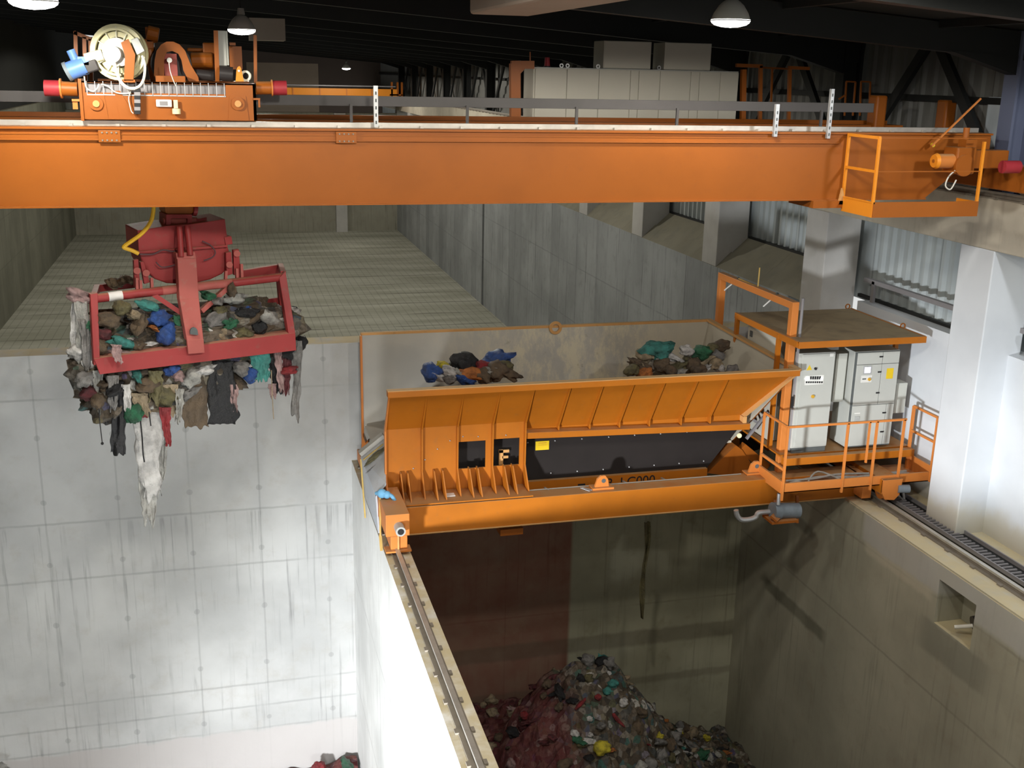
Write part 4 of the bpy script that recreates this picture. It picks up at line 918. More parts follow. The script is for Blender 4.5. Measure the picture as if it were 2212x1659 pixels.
while cnt < 178:
    x, y = rng.uniform(3.3, 11.2), rng.uniform(14.2, 21.7)
    h = heap_h(x, y)
    d = Vector((x, y, h))-CAM; z = d.dot(FW); px, py = CX+FPX*d.dot(RT)/z, CY-FPX*d.dot(UP)/z
    if not (1010 < px < 1700 and 1400 < py < 1665): continue
    left = px < 1200
    if left: c = rng.choice(['maroon']*7+['red']*2+['brown']*3+['black', 'pink', 'tan'])  # redder pieces carry the painted window reflection across the heap
    elif py < 1500 and px < 1345: c = rng.choice(['black']*6+['brown']*4+['olive', 'grey', 'white', 'teal'])
    else: c = rng.choice(CW)
    s = rng.uniform(.15, .32) if c not in ('white', 'yellow', 'red') else rng.uniform(.10, .2)
    w_ = WORD.get(c, c)
    side = 'left, reddish part' if left else ('dark hump' if (py < 1500 and px < 1345) else 'right slope')
    bag('refuse_bag', (x, y, h+s*.12), s, c, f'crumpled {w_} piece of refuse on the {side} of the pit heap', 'refuse bag', 'loose pieces on the pit heap')
    cnt += 1
for px, py, c, s, lab in ((1300, 1640, 'yellow', .34, 'bright yellow bag low on the pit heap'), (1437, 1528, 'orange', .26, 'orange-red piece on the upper right slope of the pit heap'), (1330, 1560, 'red', .26, 'red piece in the middle of the pit heap'), (1270, 1610, 'white', .24, 'bluish white piece on the lower pit heap'), (1245, 1613, 'green', .28, 'green piece on the lower pit heap')):
    for yy in range(140, 220):
        p = pY(px, py, yy/10)
        if p.z < heap_h(p.x, p.y): break
    bag('refuse_bag', (p.x, p.y, heap_h(p.x, p.y)+.05), s, c, lab, 'refuse bag')
# refuse at the foot of the bright pit
vs = []; fs = []
for j in range(41):
    for i in range(121):
        x, y = -9.4+11.8*i/120, 18.2+3.9*j/40
        z = -8.3+1.15*math.exp(-((x-2.3)/.7)**2)*math.exp(-((y-22)/1.6)**2)+1.0*math.exp(-((x-.9)/.9)**2-((y-22)/1.2)**2)+.9*math.exp(-((x+6.2)/.8)**2-((y-22)/1.4)**2)+.15*mnoise.noise(Vector((x*3, y*3, 1)))
        vs.append((x, y, z))
for j in range(40):
    for i in range(120): fs.append((j*121+i, j*121+i+1, (j+1)*121+i+1, (j+1)*121+i))
solo('refuse_heap', MB().add(vs, fs), 'refuse', 'low strip of refuse at the foot of the bright pit', 'refuse', None, 'stuff')
bag('refuse_bag', pY(748, 1654, 21.5), .4, 'green', 'green and white bag at the bottom edge beside the white divider', 'refuse bag')
bag('refuse_bag', pY(690, 1662, 21.5), .35, 'red', 'red bag at the bottom edge left of the white divider', 'refuse bag')
bag('refuse_bag', pY(5, 1656, 21.5), .3, 'white', 'white bag at the lower left corner of the picture', 'refuse bag')
# ------------------------------------------------------------------ travelling hopper
hop = thing('travelling_hopper', 'long orange steel feed hopper straddling the dark pit on two rails', 'hopper', (7.4, 19.6, .12))
XL, XS, XE = 2.66, 5.27, 10.44
A_, B_, C_ = (17.98, 2.66), (18.62, 1.81), (18.70, .56)
def yz(x, pts): return [(x, y, z) for y, z in pts]
# left closed section: sloped upper plate and vertical plate with two square openings
MB().prism(yz(XL, [A_, (A_[0]+.03, A_[1]), (B_[0]+.03, B_[1]), B_]), (XS-XL, 0, 0)).build('upper_plate', 'orange_h', hop)
ho = [(pY(988, 980, 18.66).x, pY(1048, 980, 18.66).x, pY(1018, 1010, 18.66).z, pY(1018, 952, 18.66).z), (pY(1063, 975, 18.66).x, pY(1121, 975, 18.66).x, pY(1092, 1004, 18.66).z, pY(1092, 946, 18.66).z)]
xsn = [XL, ho[0][0], ho[0][1], ho[1][0], ho[1][1], XS]
mb = MB()
for i in range(5):
    if i in (1, 3):
        h = ho[i//2]
        mb.box(xsn[i], xsn[i+1], 18.63, 18.66, h[3], B_[1]).box(xsn[i], xsn[i+1], 18.63, 18.66, .56, h[2])
    else: mb.box(xsn[i], xsn[i+1], 18.63, 18.66, .56, B_[1])
mb.build('side_plate', 'orange_h', hop)
MB().box(3.9, XS, 18.95, 19.0, .6, 1.75).build('shade_backing', 'blackrub', hop)  # black sheet standing in for the shade behind the square openings
q = pY(1092, 990, 18.85)
MB().pbox(1078, 972, 1087, 1004, 18.85, .04).pbox(1078, 972, 1100, 978, 18.85, .04).pbox(1085, 985, 1098, 990, 18.85, .04).build('inner_bracket', 'rimdust', hop)
def rib(x, mat='orange_h', low=True):
    p = [(18.03, 2.60), (B_[0]-.10, B_[1]), (B_[0]-.09, 1.0), (18.22, .58), (18.64, .58), (18.64, B_[1]), (18.05, 2.64)]
    if not low: p = [(18.02, 2.60), (18.66, 1.66), (18.66, 1.52), (18.80, 1.52), (18.80, 1.62), (18.06, 2.62)]
    MB().prism(yz(x, p), (.025, 0, 0)).build('stiffener_rib', mat, hop)
for px in (922, 1002, 1081): rib(pY(px, 850, 18.0).x)
rib(XL-.005, 'orange_rail'); rib(XS-.02)
for px0, px1 in ((865, 880), (937, 955), (1013, 1031), (1088, 1106)):
    for px in (px0, px1):
        x = pY(px, 1050, 18.5).x
        MB().prism(yz(x, [(18.12, .58), (18.5, 1.0), (18.64, 1.0), (18.64, .58)]), (.022, 0, 0)).build('foot_gusset', 'orange_h', hop)
MB().box(XL, XS+.02, 18.02, 18.7, .555, .58).build('foot_flange', 'orange_h', hop)
mb = MB()
for px, py in ((962, 902), (972, 952), (945, 970), (918, 993), (893, 1012), (1000, 943), (1033, 943), (1093, 940)): mb.ball(pY(px, py, 18.62), .014, 6)
mb.build('bolts', 'galv', hop)
q = pY(972, 1066, 18.3); MB().box(q.x-.09, q.x+.09, 18.25, 18.4, .585, .60).build('paper_scrap', 'white_tape', hop)
# rim
MB().prism(yz(XL-.03, [(17.93, 2.60), (17.93, 2.71), (18.10, 2.71), (18.10, 2.60)]), (XE-XL+.03, 0, 0)).build('front_rim', 'orange_h', hop, bevel=.01)
MB().box(XL-.03, XE, 17.94, 18.09, 2.705, 2.72).build('rim_dust', 'rimdust', hop)
# right section
XB = 9.72
mb = MB().add([(XS, 18.06, 2.62), (XE-.06, 18.06, 2.62), (XB, 18.78, 1.62), (XS, 18.78, 1.62), (XS, 18.09, 2.62), (XE-.06, 18.09, 2.62), (XB, 18.81, 1.62), (XS, 18.81, 1.62)], [(0,1,2,3),(7,6,5,4),(0,4,5,1),(1,5,6,2),(2,6,7,3),(3,7,4,0)])
mb.box(XS, XB, 18.78, 18.81, 1.50, 1.62).build('sloping_plate', 'orange_h', hop)
for px in (1233, 1303, 1370, 1437, 1508, 1573): rib(pY(px, 830, 18.0).x, 'orange_h', False)
MB().add([(XE-.09, 17.98, 2.6), (XE-.04, 17.98, 2.6), (XB+.06, 18.66, 1.62), (XB, 18.66, 1.62), (XE-.09, 18.1, 2.6), (XE-.04, 18.1, 2.6), (XB+.06, 18.8, 1.62), (XB, 18.8, 1.62)], [(0,1,2,3),(7,6,5,4),(0,4,5,1),(1,5,6,2),(2,6,7,3),(3,7,4,0)]).box(XB-.02, XB+.06, 18.64, 18.8, 1.48, 1.62).build('end_rib', 'rimdust', hop)
MB().bar((XS, 18.71, 1.535), (XB+.12, 18.71, 1.425), .24, .12).build('lower_lip', 'orange_h', hop, bevel=.008)
BY = 18.95
z0 = pY(1330, 1025, BY).z
bl = [(XS, BY, z0), (pY(1527, 1012, BY).x, BY, z0), (pY(1602, 940, BY).x, BY, 1.40), (XS, BY, 1.52)]
MB().prism(bl, (0, .03, 0)).build('black_rubber_skirt', 'blackrub', hop)
bm_ = MB()
for px, py in ((1140, 956), (1199, 952), (1257, 948), (1315, 944), (1371, 940), (1427, 937), (1484, 933), (1537, 930), (1588, 926)): bm_.ball(pY(px, py, BY-.01), .016, 6)
for px, py in ((1190, 1022), (1247, 1018), (1303, 1014), (1359, 1009), (1413, 1005), (1467, 1001), (1520, 996)): bm_.ball(pY(px, py, BY-.01), .016, 6)
bm_.build('skirt_bolts', 'galv', hop)
sg = MB().pbox(1157, 953, 1186, 972, BY-.015, .01).build('yellow_sticker', 'yellow', hop)
MB().pbox(1163, 956, 1181, 958, BY-.018, .003).pbox(1163, 961, 1181, 962, BY-.018, .003).build('sticker_lines', 'knob', sg)
LB = 18.86
lx1 = pY(1528, 1015, LB).x
lbm = MB().box(XS, lx1, LB, LB+.12, .08, pY(1330, 1027, LB).z).build('lettered_beam', 'orange_h', hop)
tx = bpy.data.curves.new('lettering', 'FONT'); tx.body = '8  I C000'; tx.size = .27; tx.extrude = .002; tx.space_character = 1.0
to = bpy.data.objects.new('lettering', tx); COL.objects.link(to); to.parent = hop; tx.materials.append(M['black'])
q = pY(1309, 1048, LB-.004); to.location = Vector((q.x, LB-.004, pY(1360, 1029, LB).z-.195))-ORG[hop.name]; to.rotation_euler = (pi/2, 0, 0)
bpy.context.view_layer.update()
lm = bpy.data.meshes.new_from_object(to.evaluated_get(bpy.context.evaluated_depsgraph_get())); lo = bpy.data.objects.new('lettering', lm)
COL.objects.link(lo); lo.parent = hop; lo.location = to.location; lo.rotation_euler = to.rotation_euler; bpy.data.objects.remove(to); lo.name = 'lettering'
q = pY(1258, 1046, LB-.004); MB().box(q.x-.09, q.x+.06, LB-.004, LB, q.z-.08, q.z+.01).build('beam_marking', 'black', hop)
# interior
MB().add([(XL-.02, 21.62, 2.86), (XE-.2, 21.62, 2.86), (9.7, 21.3, 1.0), (XL-.02, 21.5, .5), (XL-.02, 21.65, 2.86), (XE-.2, 21.65, 2.86), (9.7, 21.33, 1.0), (XL-.02, 21.53, .5)], [(0,1,2,3),(7,6,5,4),(0,4,5,1),(1,5,6,2),(2,6,7,3),(3,7,4,0)]).build('back_plate', 'inner', hop)
MB().add([(XE, 18.06, 2.68), (XE-.2, 21.62, 2.86), (9.7, 21.3, 1.0), (9.7, 19.06, 1.0), (XE+.02, 18.06, 2.68), (XE-.18, 21.62, 2.86), (9.72, 21.3, 1.0), (9.72, 19.06, 1.0)], [(0,1,2,3),(7,6,5,4),(0,4,5,1),(1,5,6,2),(2,6,7,3),(3,7,4,0)]).build('end_plate', 'inner', hop)
MB().prism([(XE+.04, 18.08, 2.66), (XE-.16, 21.62, 2.84), (9.75, 21.3, 1.0), (9.75, 19.08, 1.0)], (.012, 0, 0)).build('end_outer_plate', 'orange', hop)
MB().box(XL, 9.7, 19.06, 21.4, .95, 1.0).build('hopper_floor', 'inner', hop)
MB().bar((XL-.02, 21.66, 2.87), (XE-.2, 21.66, 2.87), .09, .05).build('back_rim', 'rimdust', hop)
MB().bar((XE, 18.0, 2.70), (XE-.2, 21.66, 2.88), .12, .05).build('end_rim', 'rimdust', hop)
MB().box(XL-.05, XL-.01, 21.5, 21.62, .5, 2.86).build('back_edge_strip', 'orange_rail', hop)
q = at(1200, 706, 'y', 21.58); MB().ring((q.x, 21.58, q.z-.02), (0, 1, 0), .08, .14, .03, 20).build('rim_dent', 'rimdust', hop)
# discharge chute at the left end
c0, c1, c2, c3 = pY(779, 986, 20.0), pY(830, 945, 20.0), pY(834, 1044, 18.2), pY(811, 1068, 18.2)
MB().prism([c0, c1, c2, c3], (0, 0, -.04)).build('chute_tray', 'chute', hop)
MB().prism([c0, c3, c3+Vector((.04, 0, -.75)), c0+Vector((.04, 0, -.75))], (.03, 0, 0)).build('chute_skirt', 'chute', hop)
MB().bar(c0+Vector((0, .05, .03)), c1+Vector((0, .05, .03)), .18, .1).build('chute_side_beam', 'inner', hop)
MB().bar(pY(785, 994, 19.75), pY(828, 960, 19.75), .03, .03).build('chute_edge_strip', 'strap', hop)
mb = MB().prism([pY(781, 970, 21.4), pY(783, 940, 21.4), pY(790, 958, 21.4), pY(795, 952, 21.4), pY(795, 968, 21.4)], (0, .05, 0)); mb.build('chute_bracket', 'orange_rail', hop)
bag('refuse_scrap', pY(815, 982, 19.5), (.5, .2, .14), 'olive', 'dirty refuse strip lying on the grey discharge chute', 'refuse scrap', None, 5, (0, -.6, .2))
bag('refuse_scrap', pY(818, 1000, 19.2), (.3, .1, .08), 'grey', 'grey scrap lying lower on the grey discharge chute', 'refuse scrap', None, 6, (0, -.6, .2))
# main beam and end carriages
MB().box(2.92, 11.95, 18.0, 18.42, .02, .54).build('main_beam', 'orange_h', hop, bevel=.012)
MB().box(2.92, 11.95, 17.985, 18.0, .02, .035).box(2.92, 11.95, 18.0, 18.5, .005, .02).build('beam_flange', 'rimdust', hop)
MB().box(2.92, 11.95, 21.2, 21.7, .02, .54).build('rear_beam', 'orange_h', hop)
e1 = MB().box(2.47, 2.88, 17.25, 18.55, .34, .74).box(2.55, 2.84, 17.25, 21.9, .10, .34).build('end_carriage', 'orange_rail', hop, bevel=.012)
MB().box(2.46, 2.90, 17.18, 17.42, .07, .10).build('carriage_foot', 'orange_rail', hop)
MB().box(2.66, 2.69, 17.2, 17.25, .1, .45).build('foot_stiffener', 'rimdust', hop)
bt = MB().cyl((2.69, 17.02, .52), (2.69, 17.25, .52), .085, n=20).build('buffer_tube', 'midgrey', hop, smooth=True)
MB().cyl((2.69, 17.012, .52), (2.69, 17.02, .52), .055, n=16).build('buffer_bore', 'black', bt)
for y in (18.0, 21.2):
    MB().cyl((2.60, y, .28), (2.72, y, .28), .16, n=20).build('wheel', 'steel', hop, smooth=True)
e2 = MB().box(12.06, 12.48, 17.3, 21.6, .32, .62).build('end_carriage', 'orange_h', hop, bevel=.012)
MB().prism([(12.06, 17.28, .62), (12.06, 17.28, .36), (12.14, 17.28, .22), (12.34, 17.28, .2), (12.44, 17.28, .3), (12.48, 17.28, .62)], (0, .05, 0)).build('bogie_plate', 'orange_rail', hop)
MB().box(11.9, 12.1, 17.7, 18.4, .1, .54).build('bogie_bracket', 'orange_rail', hop)
for y in (17.6, 21.2):
    w = MB().cyl((12.21, y, .28), (12.33, y, .28), .16, n=22).build('wheel', 'orange_rail', hop, smooth=True)
    MB().cyl((12.19, y, .28), (12.2, y, .28), .06, n=16).build('wheel_hub', 'steel', w)
MB().cyl((12.40, 17.3, .42), (12.62, 17.25, .42), .08, n=16).build('travel_motor', 'greymotor', hop, smooth=True)
# lugs, cable clips, bracket
for px in (1300, 1631):
    q = at(px, 1054 if px == 1300 else 1022, 'z', .56); x, y = q.x, q.y
    lg = MB().prism([(x-.14, y, .58), (x-.09, y, .74), (x-.02, y, .80), (x+.06, y, .80), (x+.12, y, .72), (x+.14, y, .58)], (0, .05, 0)).box(x-.2, x+.22, y-.06, y+.16, .54, .58).build('lifting_lug', 'orange_rail', hop)
    MB().cyl((x+.03, y-.004, .70), (x+.03, y+.054, .70), .042, n=16).build('lug_eye', 'seam', lg)
MB().tube([(3.0, 18.34, .55), (5, 18.35, .55), (7, 18.34, .55), (9.6, 18.35, .55)], .011).build('beam_cable', 'greycable', hop, smooth=True)
mb = MB()
for px in (915, 990, 1063, 1115, 1176, 1345, 1428): q = at(px, 1075-(px-915)*.083, 'z', .55); mb.bar((q.x, q.y, .555), (q.x+.05, q.y-.12, .55), .03, .012)
mb.build('cable_ties', 'galv', hop)
q = at(1262, 1056, 'z', .55); MB().bar((q.x-.05, q.y+.05, .556), (q.x+.06, q.y-.14, .556), .03, .01).bar((q.x-.02, q.y+.05, .56), (q.x+.12, q.y-.1, .556), .02, .01).build('cable_knot', 'chute', hop)
MB().pbox(1081, 1143, 1130, 1156, 18.25, .3).build('under_bracket', 'orange', hop)
# dark drive end under the right side
MB().prism([pY(1527, 1022, 19.2), pY(1590, 962, 19.2), pY(1603, 972, 19.2), pY(1645, 1035, 19.2)], (0, .6, 0)).build('drive_guard', 'orange', hop)
MB().bar(pY(1600, 965, 19.3), pY(1655, 1010, 19.3), .14, .2).bar(pY(1622, 938, 19.8), pY(1660, 968, 19.8), .14, .12).build('drive_frame', 'orange', hop)
MB().bar(pY(1612, 948, 19.0), pY(1658, 890, 19.0), .05, .05).bar(pY(1608, 895, 19.2), pY(1640, 915, 19.2), .05, .05).build('support_strut', 'traygrey', hop)
MB().prism([pY(1600, 905, 19.9), pY(1668, 850, 19.9), pY(1668, 960, 19.9), pY(1600, 985, 19.9)], (0, .05, 0)).build('dark_back_plate', 'blackrub', hop)
MB().cyl(pY(1597, 941, 18.9), pY(1597, 941, 18.8), .05, n=12).build('end_roller_cap', 'cream', hop, smooth=True)
# rear portal with sensors
PX = 10.42; q1, q2 = at(1557, 598, 'x', PX), at(1719, 668, 'x', PX); zt = (q1.z+q2.z)/2
mb = MB().box(PX-.07, PX+.07, q1.y-.14, q1.y, .54, zt).build('portal_post', 'orange_rail', hop, bevel=.01)
MB().box(PX-.07, PX+.07, q2.y, q2.y+.14, .54, zt).build('portal_post', 'orange_rail', hop, bevel=.01)
MB().box(PX-.07, PX+.07, q2.y, q1.y, zt-.02, zt+.12).build('portal_beam', 'orange_rail', hop, bevel=.01)
MB().tube([(PX+.12, q2.y-.02, 1.0), (PX+.12, q2.y-.02, 2.6), (PX+.12, q2.y-.02, zt+.2)], .03).build('conduit', 'traygrey', hop, smooth=True)
for (a, b, c) in (((1565, 627), (1583, 612), (1596, 601)), ((1649, 662), (1668, 645), (1680, 634))):
    s_ = MB().cyl(at(*a, 'x', PX-.1), at(*b, 'x', PX-.02), .014, n=8).build('sensor_rod', 'panelwhite', hop)
    MB().cyl(at(*b, 'x', PX-.02), at(*c, 'x', PX+.02), .03, n=8).build('sensor_body', 'seam', hop)
MB().bar(at(1596, 602, 'x', PX), at(1630, 617, 'x', PX), .025, .025).bar(at(1636, 632, 'x', PX), at(1641, 578, 'x', PX), .02, .02).build('sensor_bracket', 'strap', hop)
# platform deck with railing
YD = 17.4
MB().box(9.98, 13.2, YD, 18.35, .48, .50).box(9.98, 13.2, YD, YD+.04, .48, .67).build('platform_deck', 'orange_rail', hop)
MB().box(9.95, 9.99, YD, 18.4, .48, .72).build('toe_board', 'orange_rail', hop)
MB().box(13.14, 13.18, YD, 18.2, .48, .80).build('toe_board', 'orange_rail', hop)
MB().box(10.3, 13.15, 17.95, 18.1, .80, .95).build('cabinet_base_beam', 'orange_h', hop, bevel=.008)
MB().box(10.3, 13.15, 18.15, 20.6, .92, .96).build('cabinet_floor', 'orange_h', hop)
zr = 1.79
for px in (1828, 1890, 1948):
    x = pY(px, 960, YD).x; MB().box(x-.02, x+.02, YD-.02, YD+.02, .40 if px < 1900 else .52, zr).build('railing_post', 'orange_rail', hop)
MB().box(9.96, 10.0, YD-.03, YD+.01, .34, zr).build('railing_post', 'orange_rail', hop)
MB().box(9.96, 10.0, 18.3, 18.34, .48, zr-.02).build('railing_post', 'orange_rail', hop)
x = pY(1950, 960, YD).x; xm = pY(1884, 915, YD).x
MB().box(xm-.06, xm-.03, YD-.02, YD+.02, .97, zr).build('railing_post', 'orange_rail', hop)
MB().bar((9.98, YD, zr), (x+.02, YD, zr), .04, .04).bar((9.98, YD, zr), (9.98, 18.32, zr), .04, .04).bar((9.98, YD, .95), (9.98, 18.32, .95), .04, .05).build('railing_bars', 'orange_rail', hop)
XG = 13.12
ga, gb_ = at(1975, 877, 'x', XG), at(2027, 902, 'x', XG)
for y in (ga.y, gb_.y): MB().box(XG-.025, XG+.025, y-.025, y+.025, .5, (ga.z+gb_.z)/2).build('gate_post', 'orange_rail', hop)
zg = (ga.z+gb_.z)/2
for z in (zg, zg-.5): MB().bar((XG, ga.y, z), (XG, gb_.y, z), .045, .045).build('gate_bar', 'orange_rail', hop)
mb = MB().tube([(10.3, 17.7, .54), (11, 17.85, .56), (11.8, 17.75, .54), (12.9, 17.8, .56)], .03)
mb.tube([(10.3, 17.85, .54), (10.8, 17.7, .6), (11.5, 17.82, .6), (12.9, 17.7, .55)], .022).tube([(10.6, 17.6, .53), (11, 17.9, .66), (11.4, 17.6, .54)], .018)
mb.build('floor_cables', 'greycable', hop, smooth=True)
mb = MB().tube([(12.65, 18.0, .48), (12.55, 17.8, .2), (12.6, 17.6, .05)], .025).tube([(12.78, 18.0, .48), (12.72, 17.75, .15), (12.7, 17.5, .06)], .025).tube([(12.88, 18.0, .48), (12.84, 17.75, .2), (12.76, 17.55, .06)], .025)
mb.build('hanging_cables', 'greycable', hop, smooth=True)
# canopy over the cabinets
cz = 3.26
MB().box(10.30, 13.02, 17.86, 20.5, cz, cz+.02).build('canopy_sheet', paint('dusty_canopy_sheet', (.20, .16, .11), .8, .55, .2), hop)
MB().box(10.30, 13.02, 17.84, 17.88, cz-.10, cz+.025).build('canopy_fascia', 'orange_h', hop)
MB().box(10.28, 10.34, 17.88, 20.5, cz-.09, cz+.03).build('canopy_fascia', 'orange_h', hop)
MB().box(12.98, 13.02, 17.88, 20.5, cz-.09, cz+.03).build('canopy_fascia', 'orange_h', hop)
for (xx, yy) in ((10.31, 18.62), (10.31, 20.42), (12.95, 18.7), (12.95, 20.4)):
    MB().box(xx-.04, xx+.04, yy-.04, yy+.04, .96, cz).build('canopy_post', 'orange_h', hop)
for px, py in ((1831, 664), (1950, 706)):
    q = at(px, py, 'z', cz+.04); MB().ring((q.x, q.y, cz+.06), (0, 1, 0), .04, .06, .02, 14).build('canopy_eye', 'orange_h', hop)
# ties on the left carriage
solo('blue_rag', MB().add([], []).tube([(2.44, 18.15, .80), (2.50, 18.0, .86), (2.62, 17.95, .84), (2.70, 17.95, .78), (2.76, 17.85, .62), (2.74, 17.8, .50)], .035).ball((2.52, 18.02, .84), .085).ball((2.60, 17.97, .83), .07), 'bluerope', 'bright blue knotted rag on the corner of the left hopper carriage', 'rag', smooth=True)
solo('yellow_strap', MB().add([], []).bar((2.49, 18.05, .80), (2.43, 17.65, .2), .03, .01).bar((2.43, 17.65, .2), (2.42, 17.45, .01), .05, .01), 'strap', 'yellow-brown strap hanging from the blue rag beside the carriage', 'strap')
solo('hanging_strip', MB().bar((c0.x-.01, c0.y-.1, c0.z-.02), (c0.x+.03, c0.y-.3, c0.z-1.15), .03, .01), 'strap', 'pale yellow strip hanging from the discharge chute', 'strip')
# wash pump under the platform
pm = thing('wash_pump', 'blue-grey motor pump on an orange tray under the hopper platform', 'pump', (10.25, 17.6, -.36))
MB().cyl(pY(1682, 1103, 17.6), pY(1724, 1103, 17.6), .15, n=22).build('pump_motor', 'greymotor', pm, smooth=True)
MB().cyl(pY(1668, 1104, 17.6), pY(1683, 1104, 17.6), .17, n=22).build('pump_housing', 'greymotor', pm, smooth=True)
MB().bar(pY(1670, 1110, 17.55), pY(1684, 1122, 17.45), .3, .04).pbox(1668, 1126, 1724, 1131, 17.4, .4).build('pump_tray', 'orange', pm)
MB().cyl(pY(1681, 1090, 17.5), pY(1683, 1066, 17.5), .035).build('pump_inlet', 'galv', pm, smooth=True)
MB().tube([pY(*p, 17.7) for p in ((1590, 1102), (1592, 1112), (1600, 1122), (1618, 1122), (1632, 1117), (1638, 1108), (1655, 1106), (1668, 1105))], .05).build('suction_pipe', 'galv', pm, smooth=True)
MB().bar(pY(1675, 1080, 17.9), pY(1668, 1130, 17.75), .05, .05).bar(pY(1722, 1070, 17.9), pY(1722, 1130, 17.75), .05, .05).build('tray_hanger', 'orange', pm)

# control cabinets under the canopy
F = 18.2
def knob(px, py, mat, par, r=.02, name='rotary_switch'): q = pY(px, py, F-.02); return MB().cyl((q.x, F-.05, q.z), (q.x, F-.018, q.z), r, n=14).build(name, mat, par, smooth=True)
t = thing('control_cabinet', 'left grey control cabinet with a row of push buttons and a warning triangle', 'control cabinet', (10.92, 18.45, .96))
MB().box(10.54, 11.31, F, 18.75, 1.06, 2.97).build('cabinet_body', 'grey', t, bevel=.01)
MB().box(10.56, 11.29, F, 18.73, .96, 1.06).build('plinth', 'seam', t)
d = MB().box(10.60, 11.30, F-.02, F, 1.09, 2.95).build('door', 'grey', t, bevel=.006)
MB().pbox(1710, 857, 1714, 881, F-.04, .02).build('handle', 'black', d)
MB().prism([pY(1742, 800, F-.022), pY(1754, 799, F-.022), pY(1749, 788, F-.022)], (0, .002, 0)).build('warning_triangle', 'yellow', d)
knob(1761, 796, 'black', d, .025, 'lock')
bp = MB().pbox(1739, 811, 1779, 831, F-.024, .004).build('button_plate', 'panelwhite', d)
for i in range(5): MB().pbox(1750+i*4.9, 813, 1753.5+i*4.9, 819.5, F-.03, .006).build('push_button', 'black', bp)
for i in range(8): MB().pbox(1741+i*4.7, 824, 1744.2+i*4.7, 827.5, F-.03, .006).build('push_button', 'black', bp)
for px in (1741.5, 1747, 1775): q = pY(px, 818, F-.03); MB().cyl((q.x, F-.035, q.z), (q.x, F-.024, q.z), .022, n=14).build('pilot_light', 'pilot', bp, smooth=True)
knob(1755, 856, 'knob', d, .032, 'main_switch')
MB().pbox(1793, 763, 1801, 770, F-.022, .003).build('label_plate', 'panelwhite', d)
t = thing('control_cabinet', 'right grey control cabinet with a lit screen and a yellow notice', 'control cabinet', (12.25, 18.45, .96))
XA, XZ = pY(1842, 860, F).x, pY(1932, 860, F).x
MB().box(XA-.05, XZ, F, 18.8, 1.0, 2.95).build('cabinet_body', 'grey', t, bevel=.01)
def dr(px0, py0, px1, py1, nm='door'):
    return MB().pbox(px0, py0, px1, py1, F-.018, .018).build(nm, 'grey', t, bevel=.004)
zt_, z1_, z2_, zb_ = 2.93, pY(1895, 786, F).z, pY(1880, 874, F).z, 1.02
xs_ = pY(1903, 800, F).x; xs2 = pY(1911, 900, F).x
def dbox(x0, x1, z0, z1, nm='door'): return MB().box(x0+.006, x1-.006, F-.018, F, z0+.005, z1-.005).build(nm, 'grey', t, bevel=.004)
dbox(XA, xs_, z1_, zt_); dbox(xs_, XZ, z1_, zt_)
dA = dbox(XA, xs_, z2_, z1_); dB = dbox(xs_, XZ, z2_, z1_); dC = dbox(XA, xs2, zb_, z2_); dD = dbox(xs2, XZ, zb_, z2_)
MB().box(XA-.045, XZ-.005, F-.004, F+.004, 1.0, 2.94).build('seam_backing', 'seam', t)
sp = MB().pbox(1865, 790, 1883, 808, F-.024, .006).build('screen_bezel', 'midgrey', dA)
MB().pbox(1868, 793.5, 1880.5, 805.5, F-.027, .004).build('screen', 'screen', sp)
lp = MB().pbox(1860, 811, 1883, 826, F-.021, .004).build('legend_plate', 'panelwhite', dA)
MB().pbox(1863, 817.5, 1871, 820, F-.024, .003).build('legend_marks', 'seam', lp); knob(1877, 819, 'knob', lp, .03, 'main_switch')
yn = MB().pbox(1915, 795.5, 1929.5, 818, F-.021, .003).build('yellow_notice', 'yellow', dB)
for (px, py) in ((1904, 771), (1900, 804), (1896, 849)):
    MB().pbox(px-3, py-1.5, px+4, py+1, F-.035, .02).build('latch', 'black', dA if py > 780 else t)
for (px, py) in ((1910, 892), (1905, 933)): MB().pbox(px-3, py-1.5, px+4, py+1, F-.035, .02).build('latch', 'black', dC)
MB().pbox(1846, 900, 1857, 909, F-.03, .012).build('isolator_switch', 'midgrey', dC)
MB().pbox(1846, 892, 1858, 894, F-.021, .003).build('label_plate', 'panelwhite', dC)
t = thing('junction_cabinet', 'tall shallow grey side box between the two control cabinets', 'junction box', (11.42, 18.45, 1.9))
MB().pbox(1803, 764, 1826, 868, F+.15, .3).build('casing', 'greyside', t, bevel=.006); MB().pbox(1806, 767, 1824, 866, F+.145, .006).build('cover', 'greyside', t)
t = thing('junction_cabinet', 'small grey side box right of the right control cabinet', 'junction box', (12.9, 18.45, 1.6))
MB().pbox(1931, 828, 1957, 892, F+.12, .3).build('casing', 'greyside', t, bevel=.006); MB().pbox(1934, 831, 1955, 889, F+.115, .006).build('cover', 'greyside', t)
t = thing('rear_cabinet', 'white cabinet standing behind the orange portal under the canopy edge', 'cabinet', (10.85, 19.7, .96))
MB().box(10.46, 11.2, 18.95, 20.2, .97, 3.1).build('cabinet_body', 'white_cab', t, bevel=.01)
q = at(1623, 721, 'x', 10.455); MB().box(10.445, 10.46, q.y-.05, q.y+.05, q.z-.06, q.z+.06).build('lock', 'seam', t)

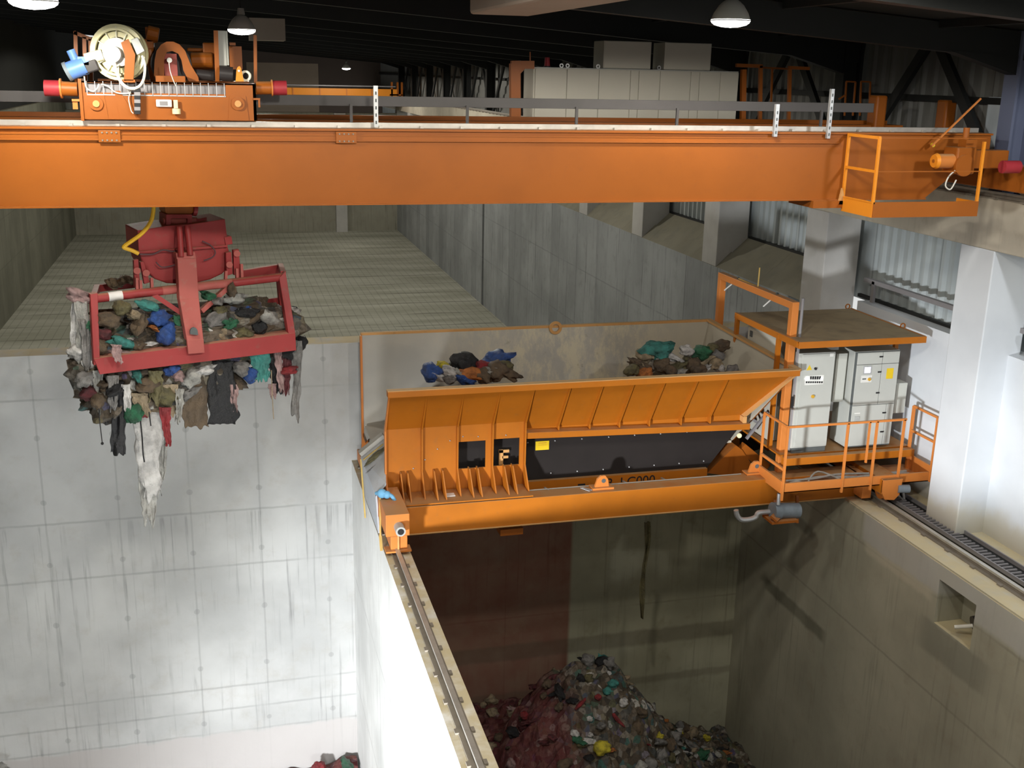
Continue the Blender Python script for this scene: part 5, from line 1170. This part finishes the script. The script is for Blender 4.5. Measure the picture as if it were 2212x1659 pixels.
# refuse lying in the hopper
lump_field('refuse_pile', 3.95+.55, 20.15, 1.32, 1.0, .75, .52, 'mixed refuse piled at the left end of the hopper', 8, 0, .25, 4, .8)
lump_field('refuse_pile', 8.75, 20.2, 1.40, 1.12, .78, .58, 'mixed refuse piled at the right end of the hopper', 9, 0, .28, 4, .8)
HB = [(932, 803, .34, 'blue', 0, 'round blue bag at the far left of the left hopper pile'), (945, 812, .26, 'white', 5, None), (958, 790, .20, 'yellow', 0, 'bright yellow bag on the left hopper pile'), (983, 790, .24, 'green', 6, 'narrow green bag beside the black bag in the hopper'),
      (1003, 784, .42, 'black', 0, 'black bag on top of the left hopper pile'), (1075, 774, .40, 'blue', 5, 'large blue bag on top of the left hopper pile'), (1045, 793, .30, 'red', 0, 'pinkish red bag on the left hopper pile'), (970, 803, .28, 'white', 0, None), (990, 806, .26, 'clear', 5, None),
      (1020, 806, .34, 'orange', 1, 'orange bag at the front of the left hopper pile'), (1075, 800, .36, 'brown', 0, None), (1100, 808, .32, 'brown', 5, None), (1045, 812, .34, 'brown', 4, None), (1005, 820, .30, 'blue', 1, 'blue bag low at the front rim of the left hopper pile'), (972, 816, .28, 'grey', 0, None), (1060, 800, .24, 'clear', 5, None), (1090, 790, .26, 'olive', 0, None),
      (1420, 755, .44, 'teal', 5, 'turquoise bag on top of the right hopper pile'), (1390, 770, .30, 'tan', 0, None), (1385, 790, .34, 'brown', 5, None), (1455, 770, .22, 'white', 6, None), (1482, 757, .24, 'white', 0, 'white round bag in the middle of the right hopper pile'), (1515, 762, .36, 'green', 4, 'dark green bag in the right hopper pile'),
      (1390, 806, .26, 'orange', 0, 'small orange piece at the front of the right hopper pile'), (1430, 790, .30, 'brown', 0, None), (1462, 795, .30, 'olive', 5, None), (1495, 790, .30, 'brown', 4, None), (1530, 778, .36, 'tan', 3, None), (1550, 768, .28, 'grey', 0, None), (1553, 793, .24, 'white', 0, 'white bag at the right end of the right hopper pile'), (1420, 776, .22, 'white', 5, None), (1365, 800, .26, 'olive', 0, None), (1405, 770, .2, 'tan', 5, None), (1440, 775, .18, 'white', 6, None), (1500, 775, .2, 'tan', 5, None), (1448, 800, .22, 'brown', 4, None), (1525, 795, .2, 'white', 5, None), (1485, 778, .2, 'olive', 0, None), (1545, 785, .24, 'tan', 4, None), (1400, 795, .2, 'tan', 6, None), (1375, 785, .2, 'brown', 5, None), (1540, 750, .22, 'olive', 5, None), (1510, 800, .28, 'brown', 0, None), (1558, 747, .30, 'brown', 4, None), (1470, 805, .24, 'clear', 5, None), (1580, 800, .22, 'grey', 0, None)]
for px, py, s, c, pr, lab in HB:
    yy = 19.45 if py > 798 else (19.7 if py > 780 else 20.0)
    side = 'left' if px < 1200 else 'right'
    w_ = WORD.get(c, c)
    bag('refuse_bag', pY(px, py, yy), (s*1.35, s*1.1, s*1.1), c, lab or f'crumpled {w_} bag in the {side} hopper pile', 'refuse bag', f'bags in the {side} hopper pile', pr)
# strip hanging under the hopper
def wrag():
    mb = MB(); vs = []; n1, n2 = 4, 24
    for j in range(n2+1):
        t = j/n2
        for i in range(n1+1):
            u = i/n1-.5; w = 10+4*sin(9*t+1)-3*t
            p = pY(1398-12*t+w*u+2*sin(8*t), 1128+208*t, 19.6); p.y += .05*sin(6*u+5*t); vs.append(p)
    mb.add(vs, [(j*(n1+1)+i, j*(n1+1)+i+1, (j+1)*(n1+1)+i+1, (j+1)*(n1+1)+i) for j in range(n2) for i in range(n1)])
    o = solo('hanging_rag', mb, 'bag_olive', 'narrow olive rag hanging far down under the middle of the hopper', 'rag', smooth=True)
    m = o.modifiers.new('thick', 'SOLIDIFY'); m.thickness = .012
wrag()

# ------------------------------------------------------------------ view
sc.view_settings.view_transform = 'Standard'; sc.view_settings.look = 'None'
sc.view_settings.gamma = 1; sc.view_settings.use_curve_mapping = False
sc.view_settings.exposure = 0.0
sc.cycles.use_denoising = True
sc.cycles.max_bounces = 8; sc.cycles.diffuse_bounces = 4
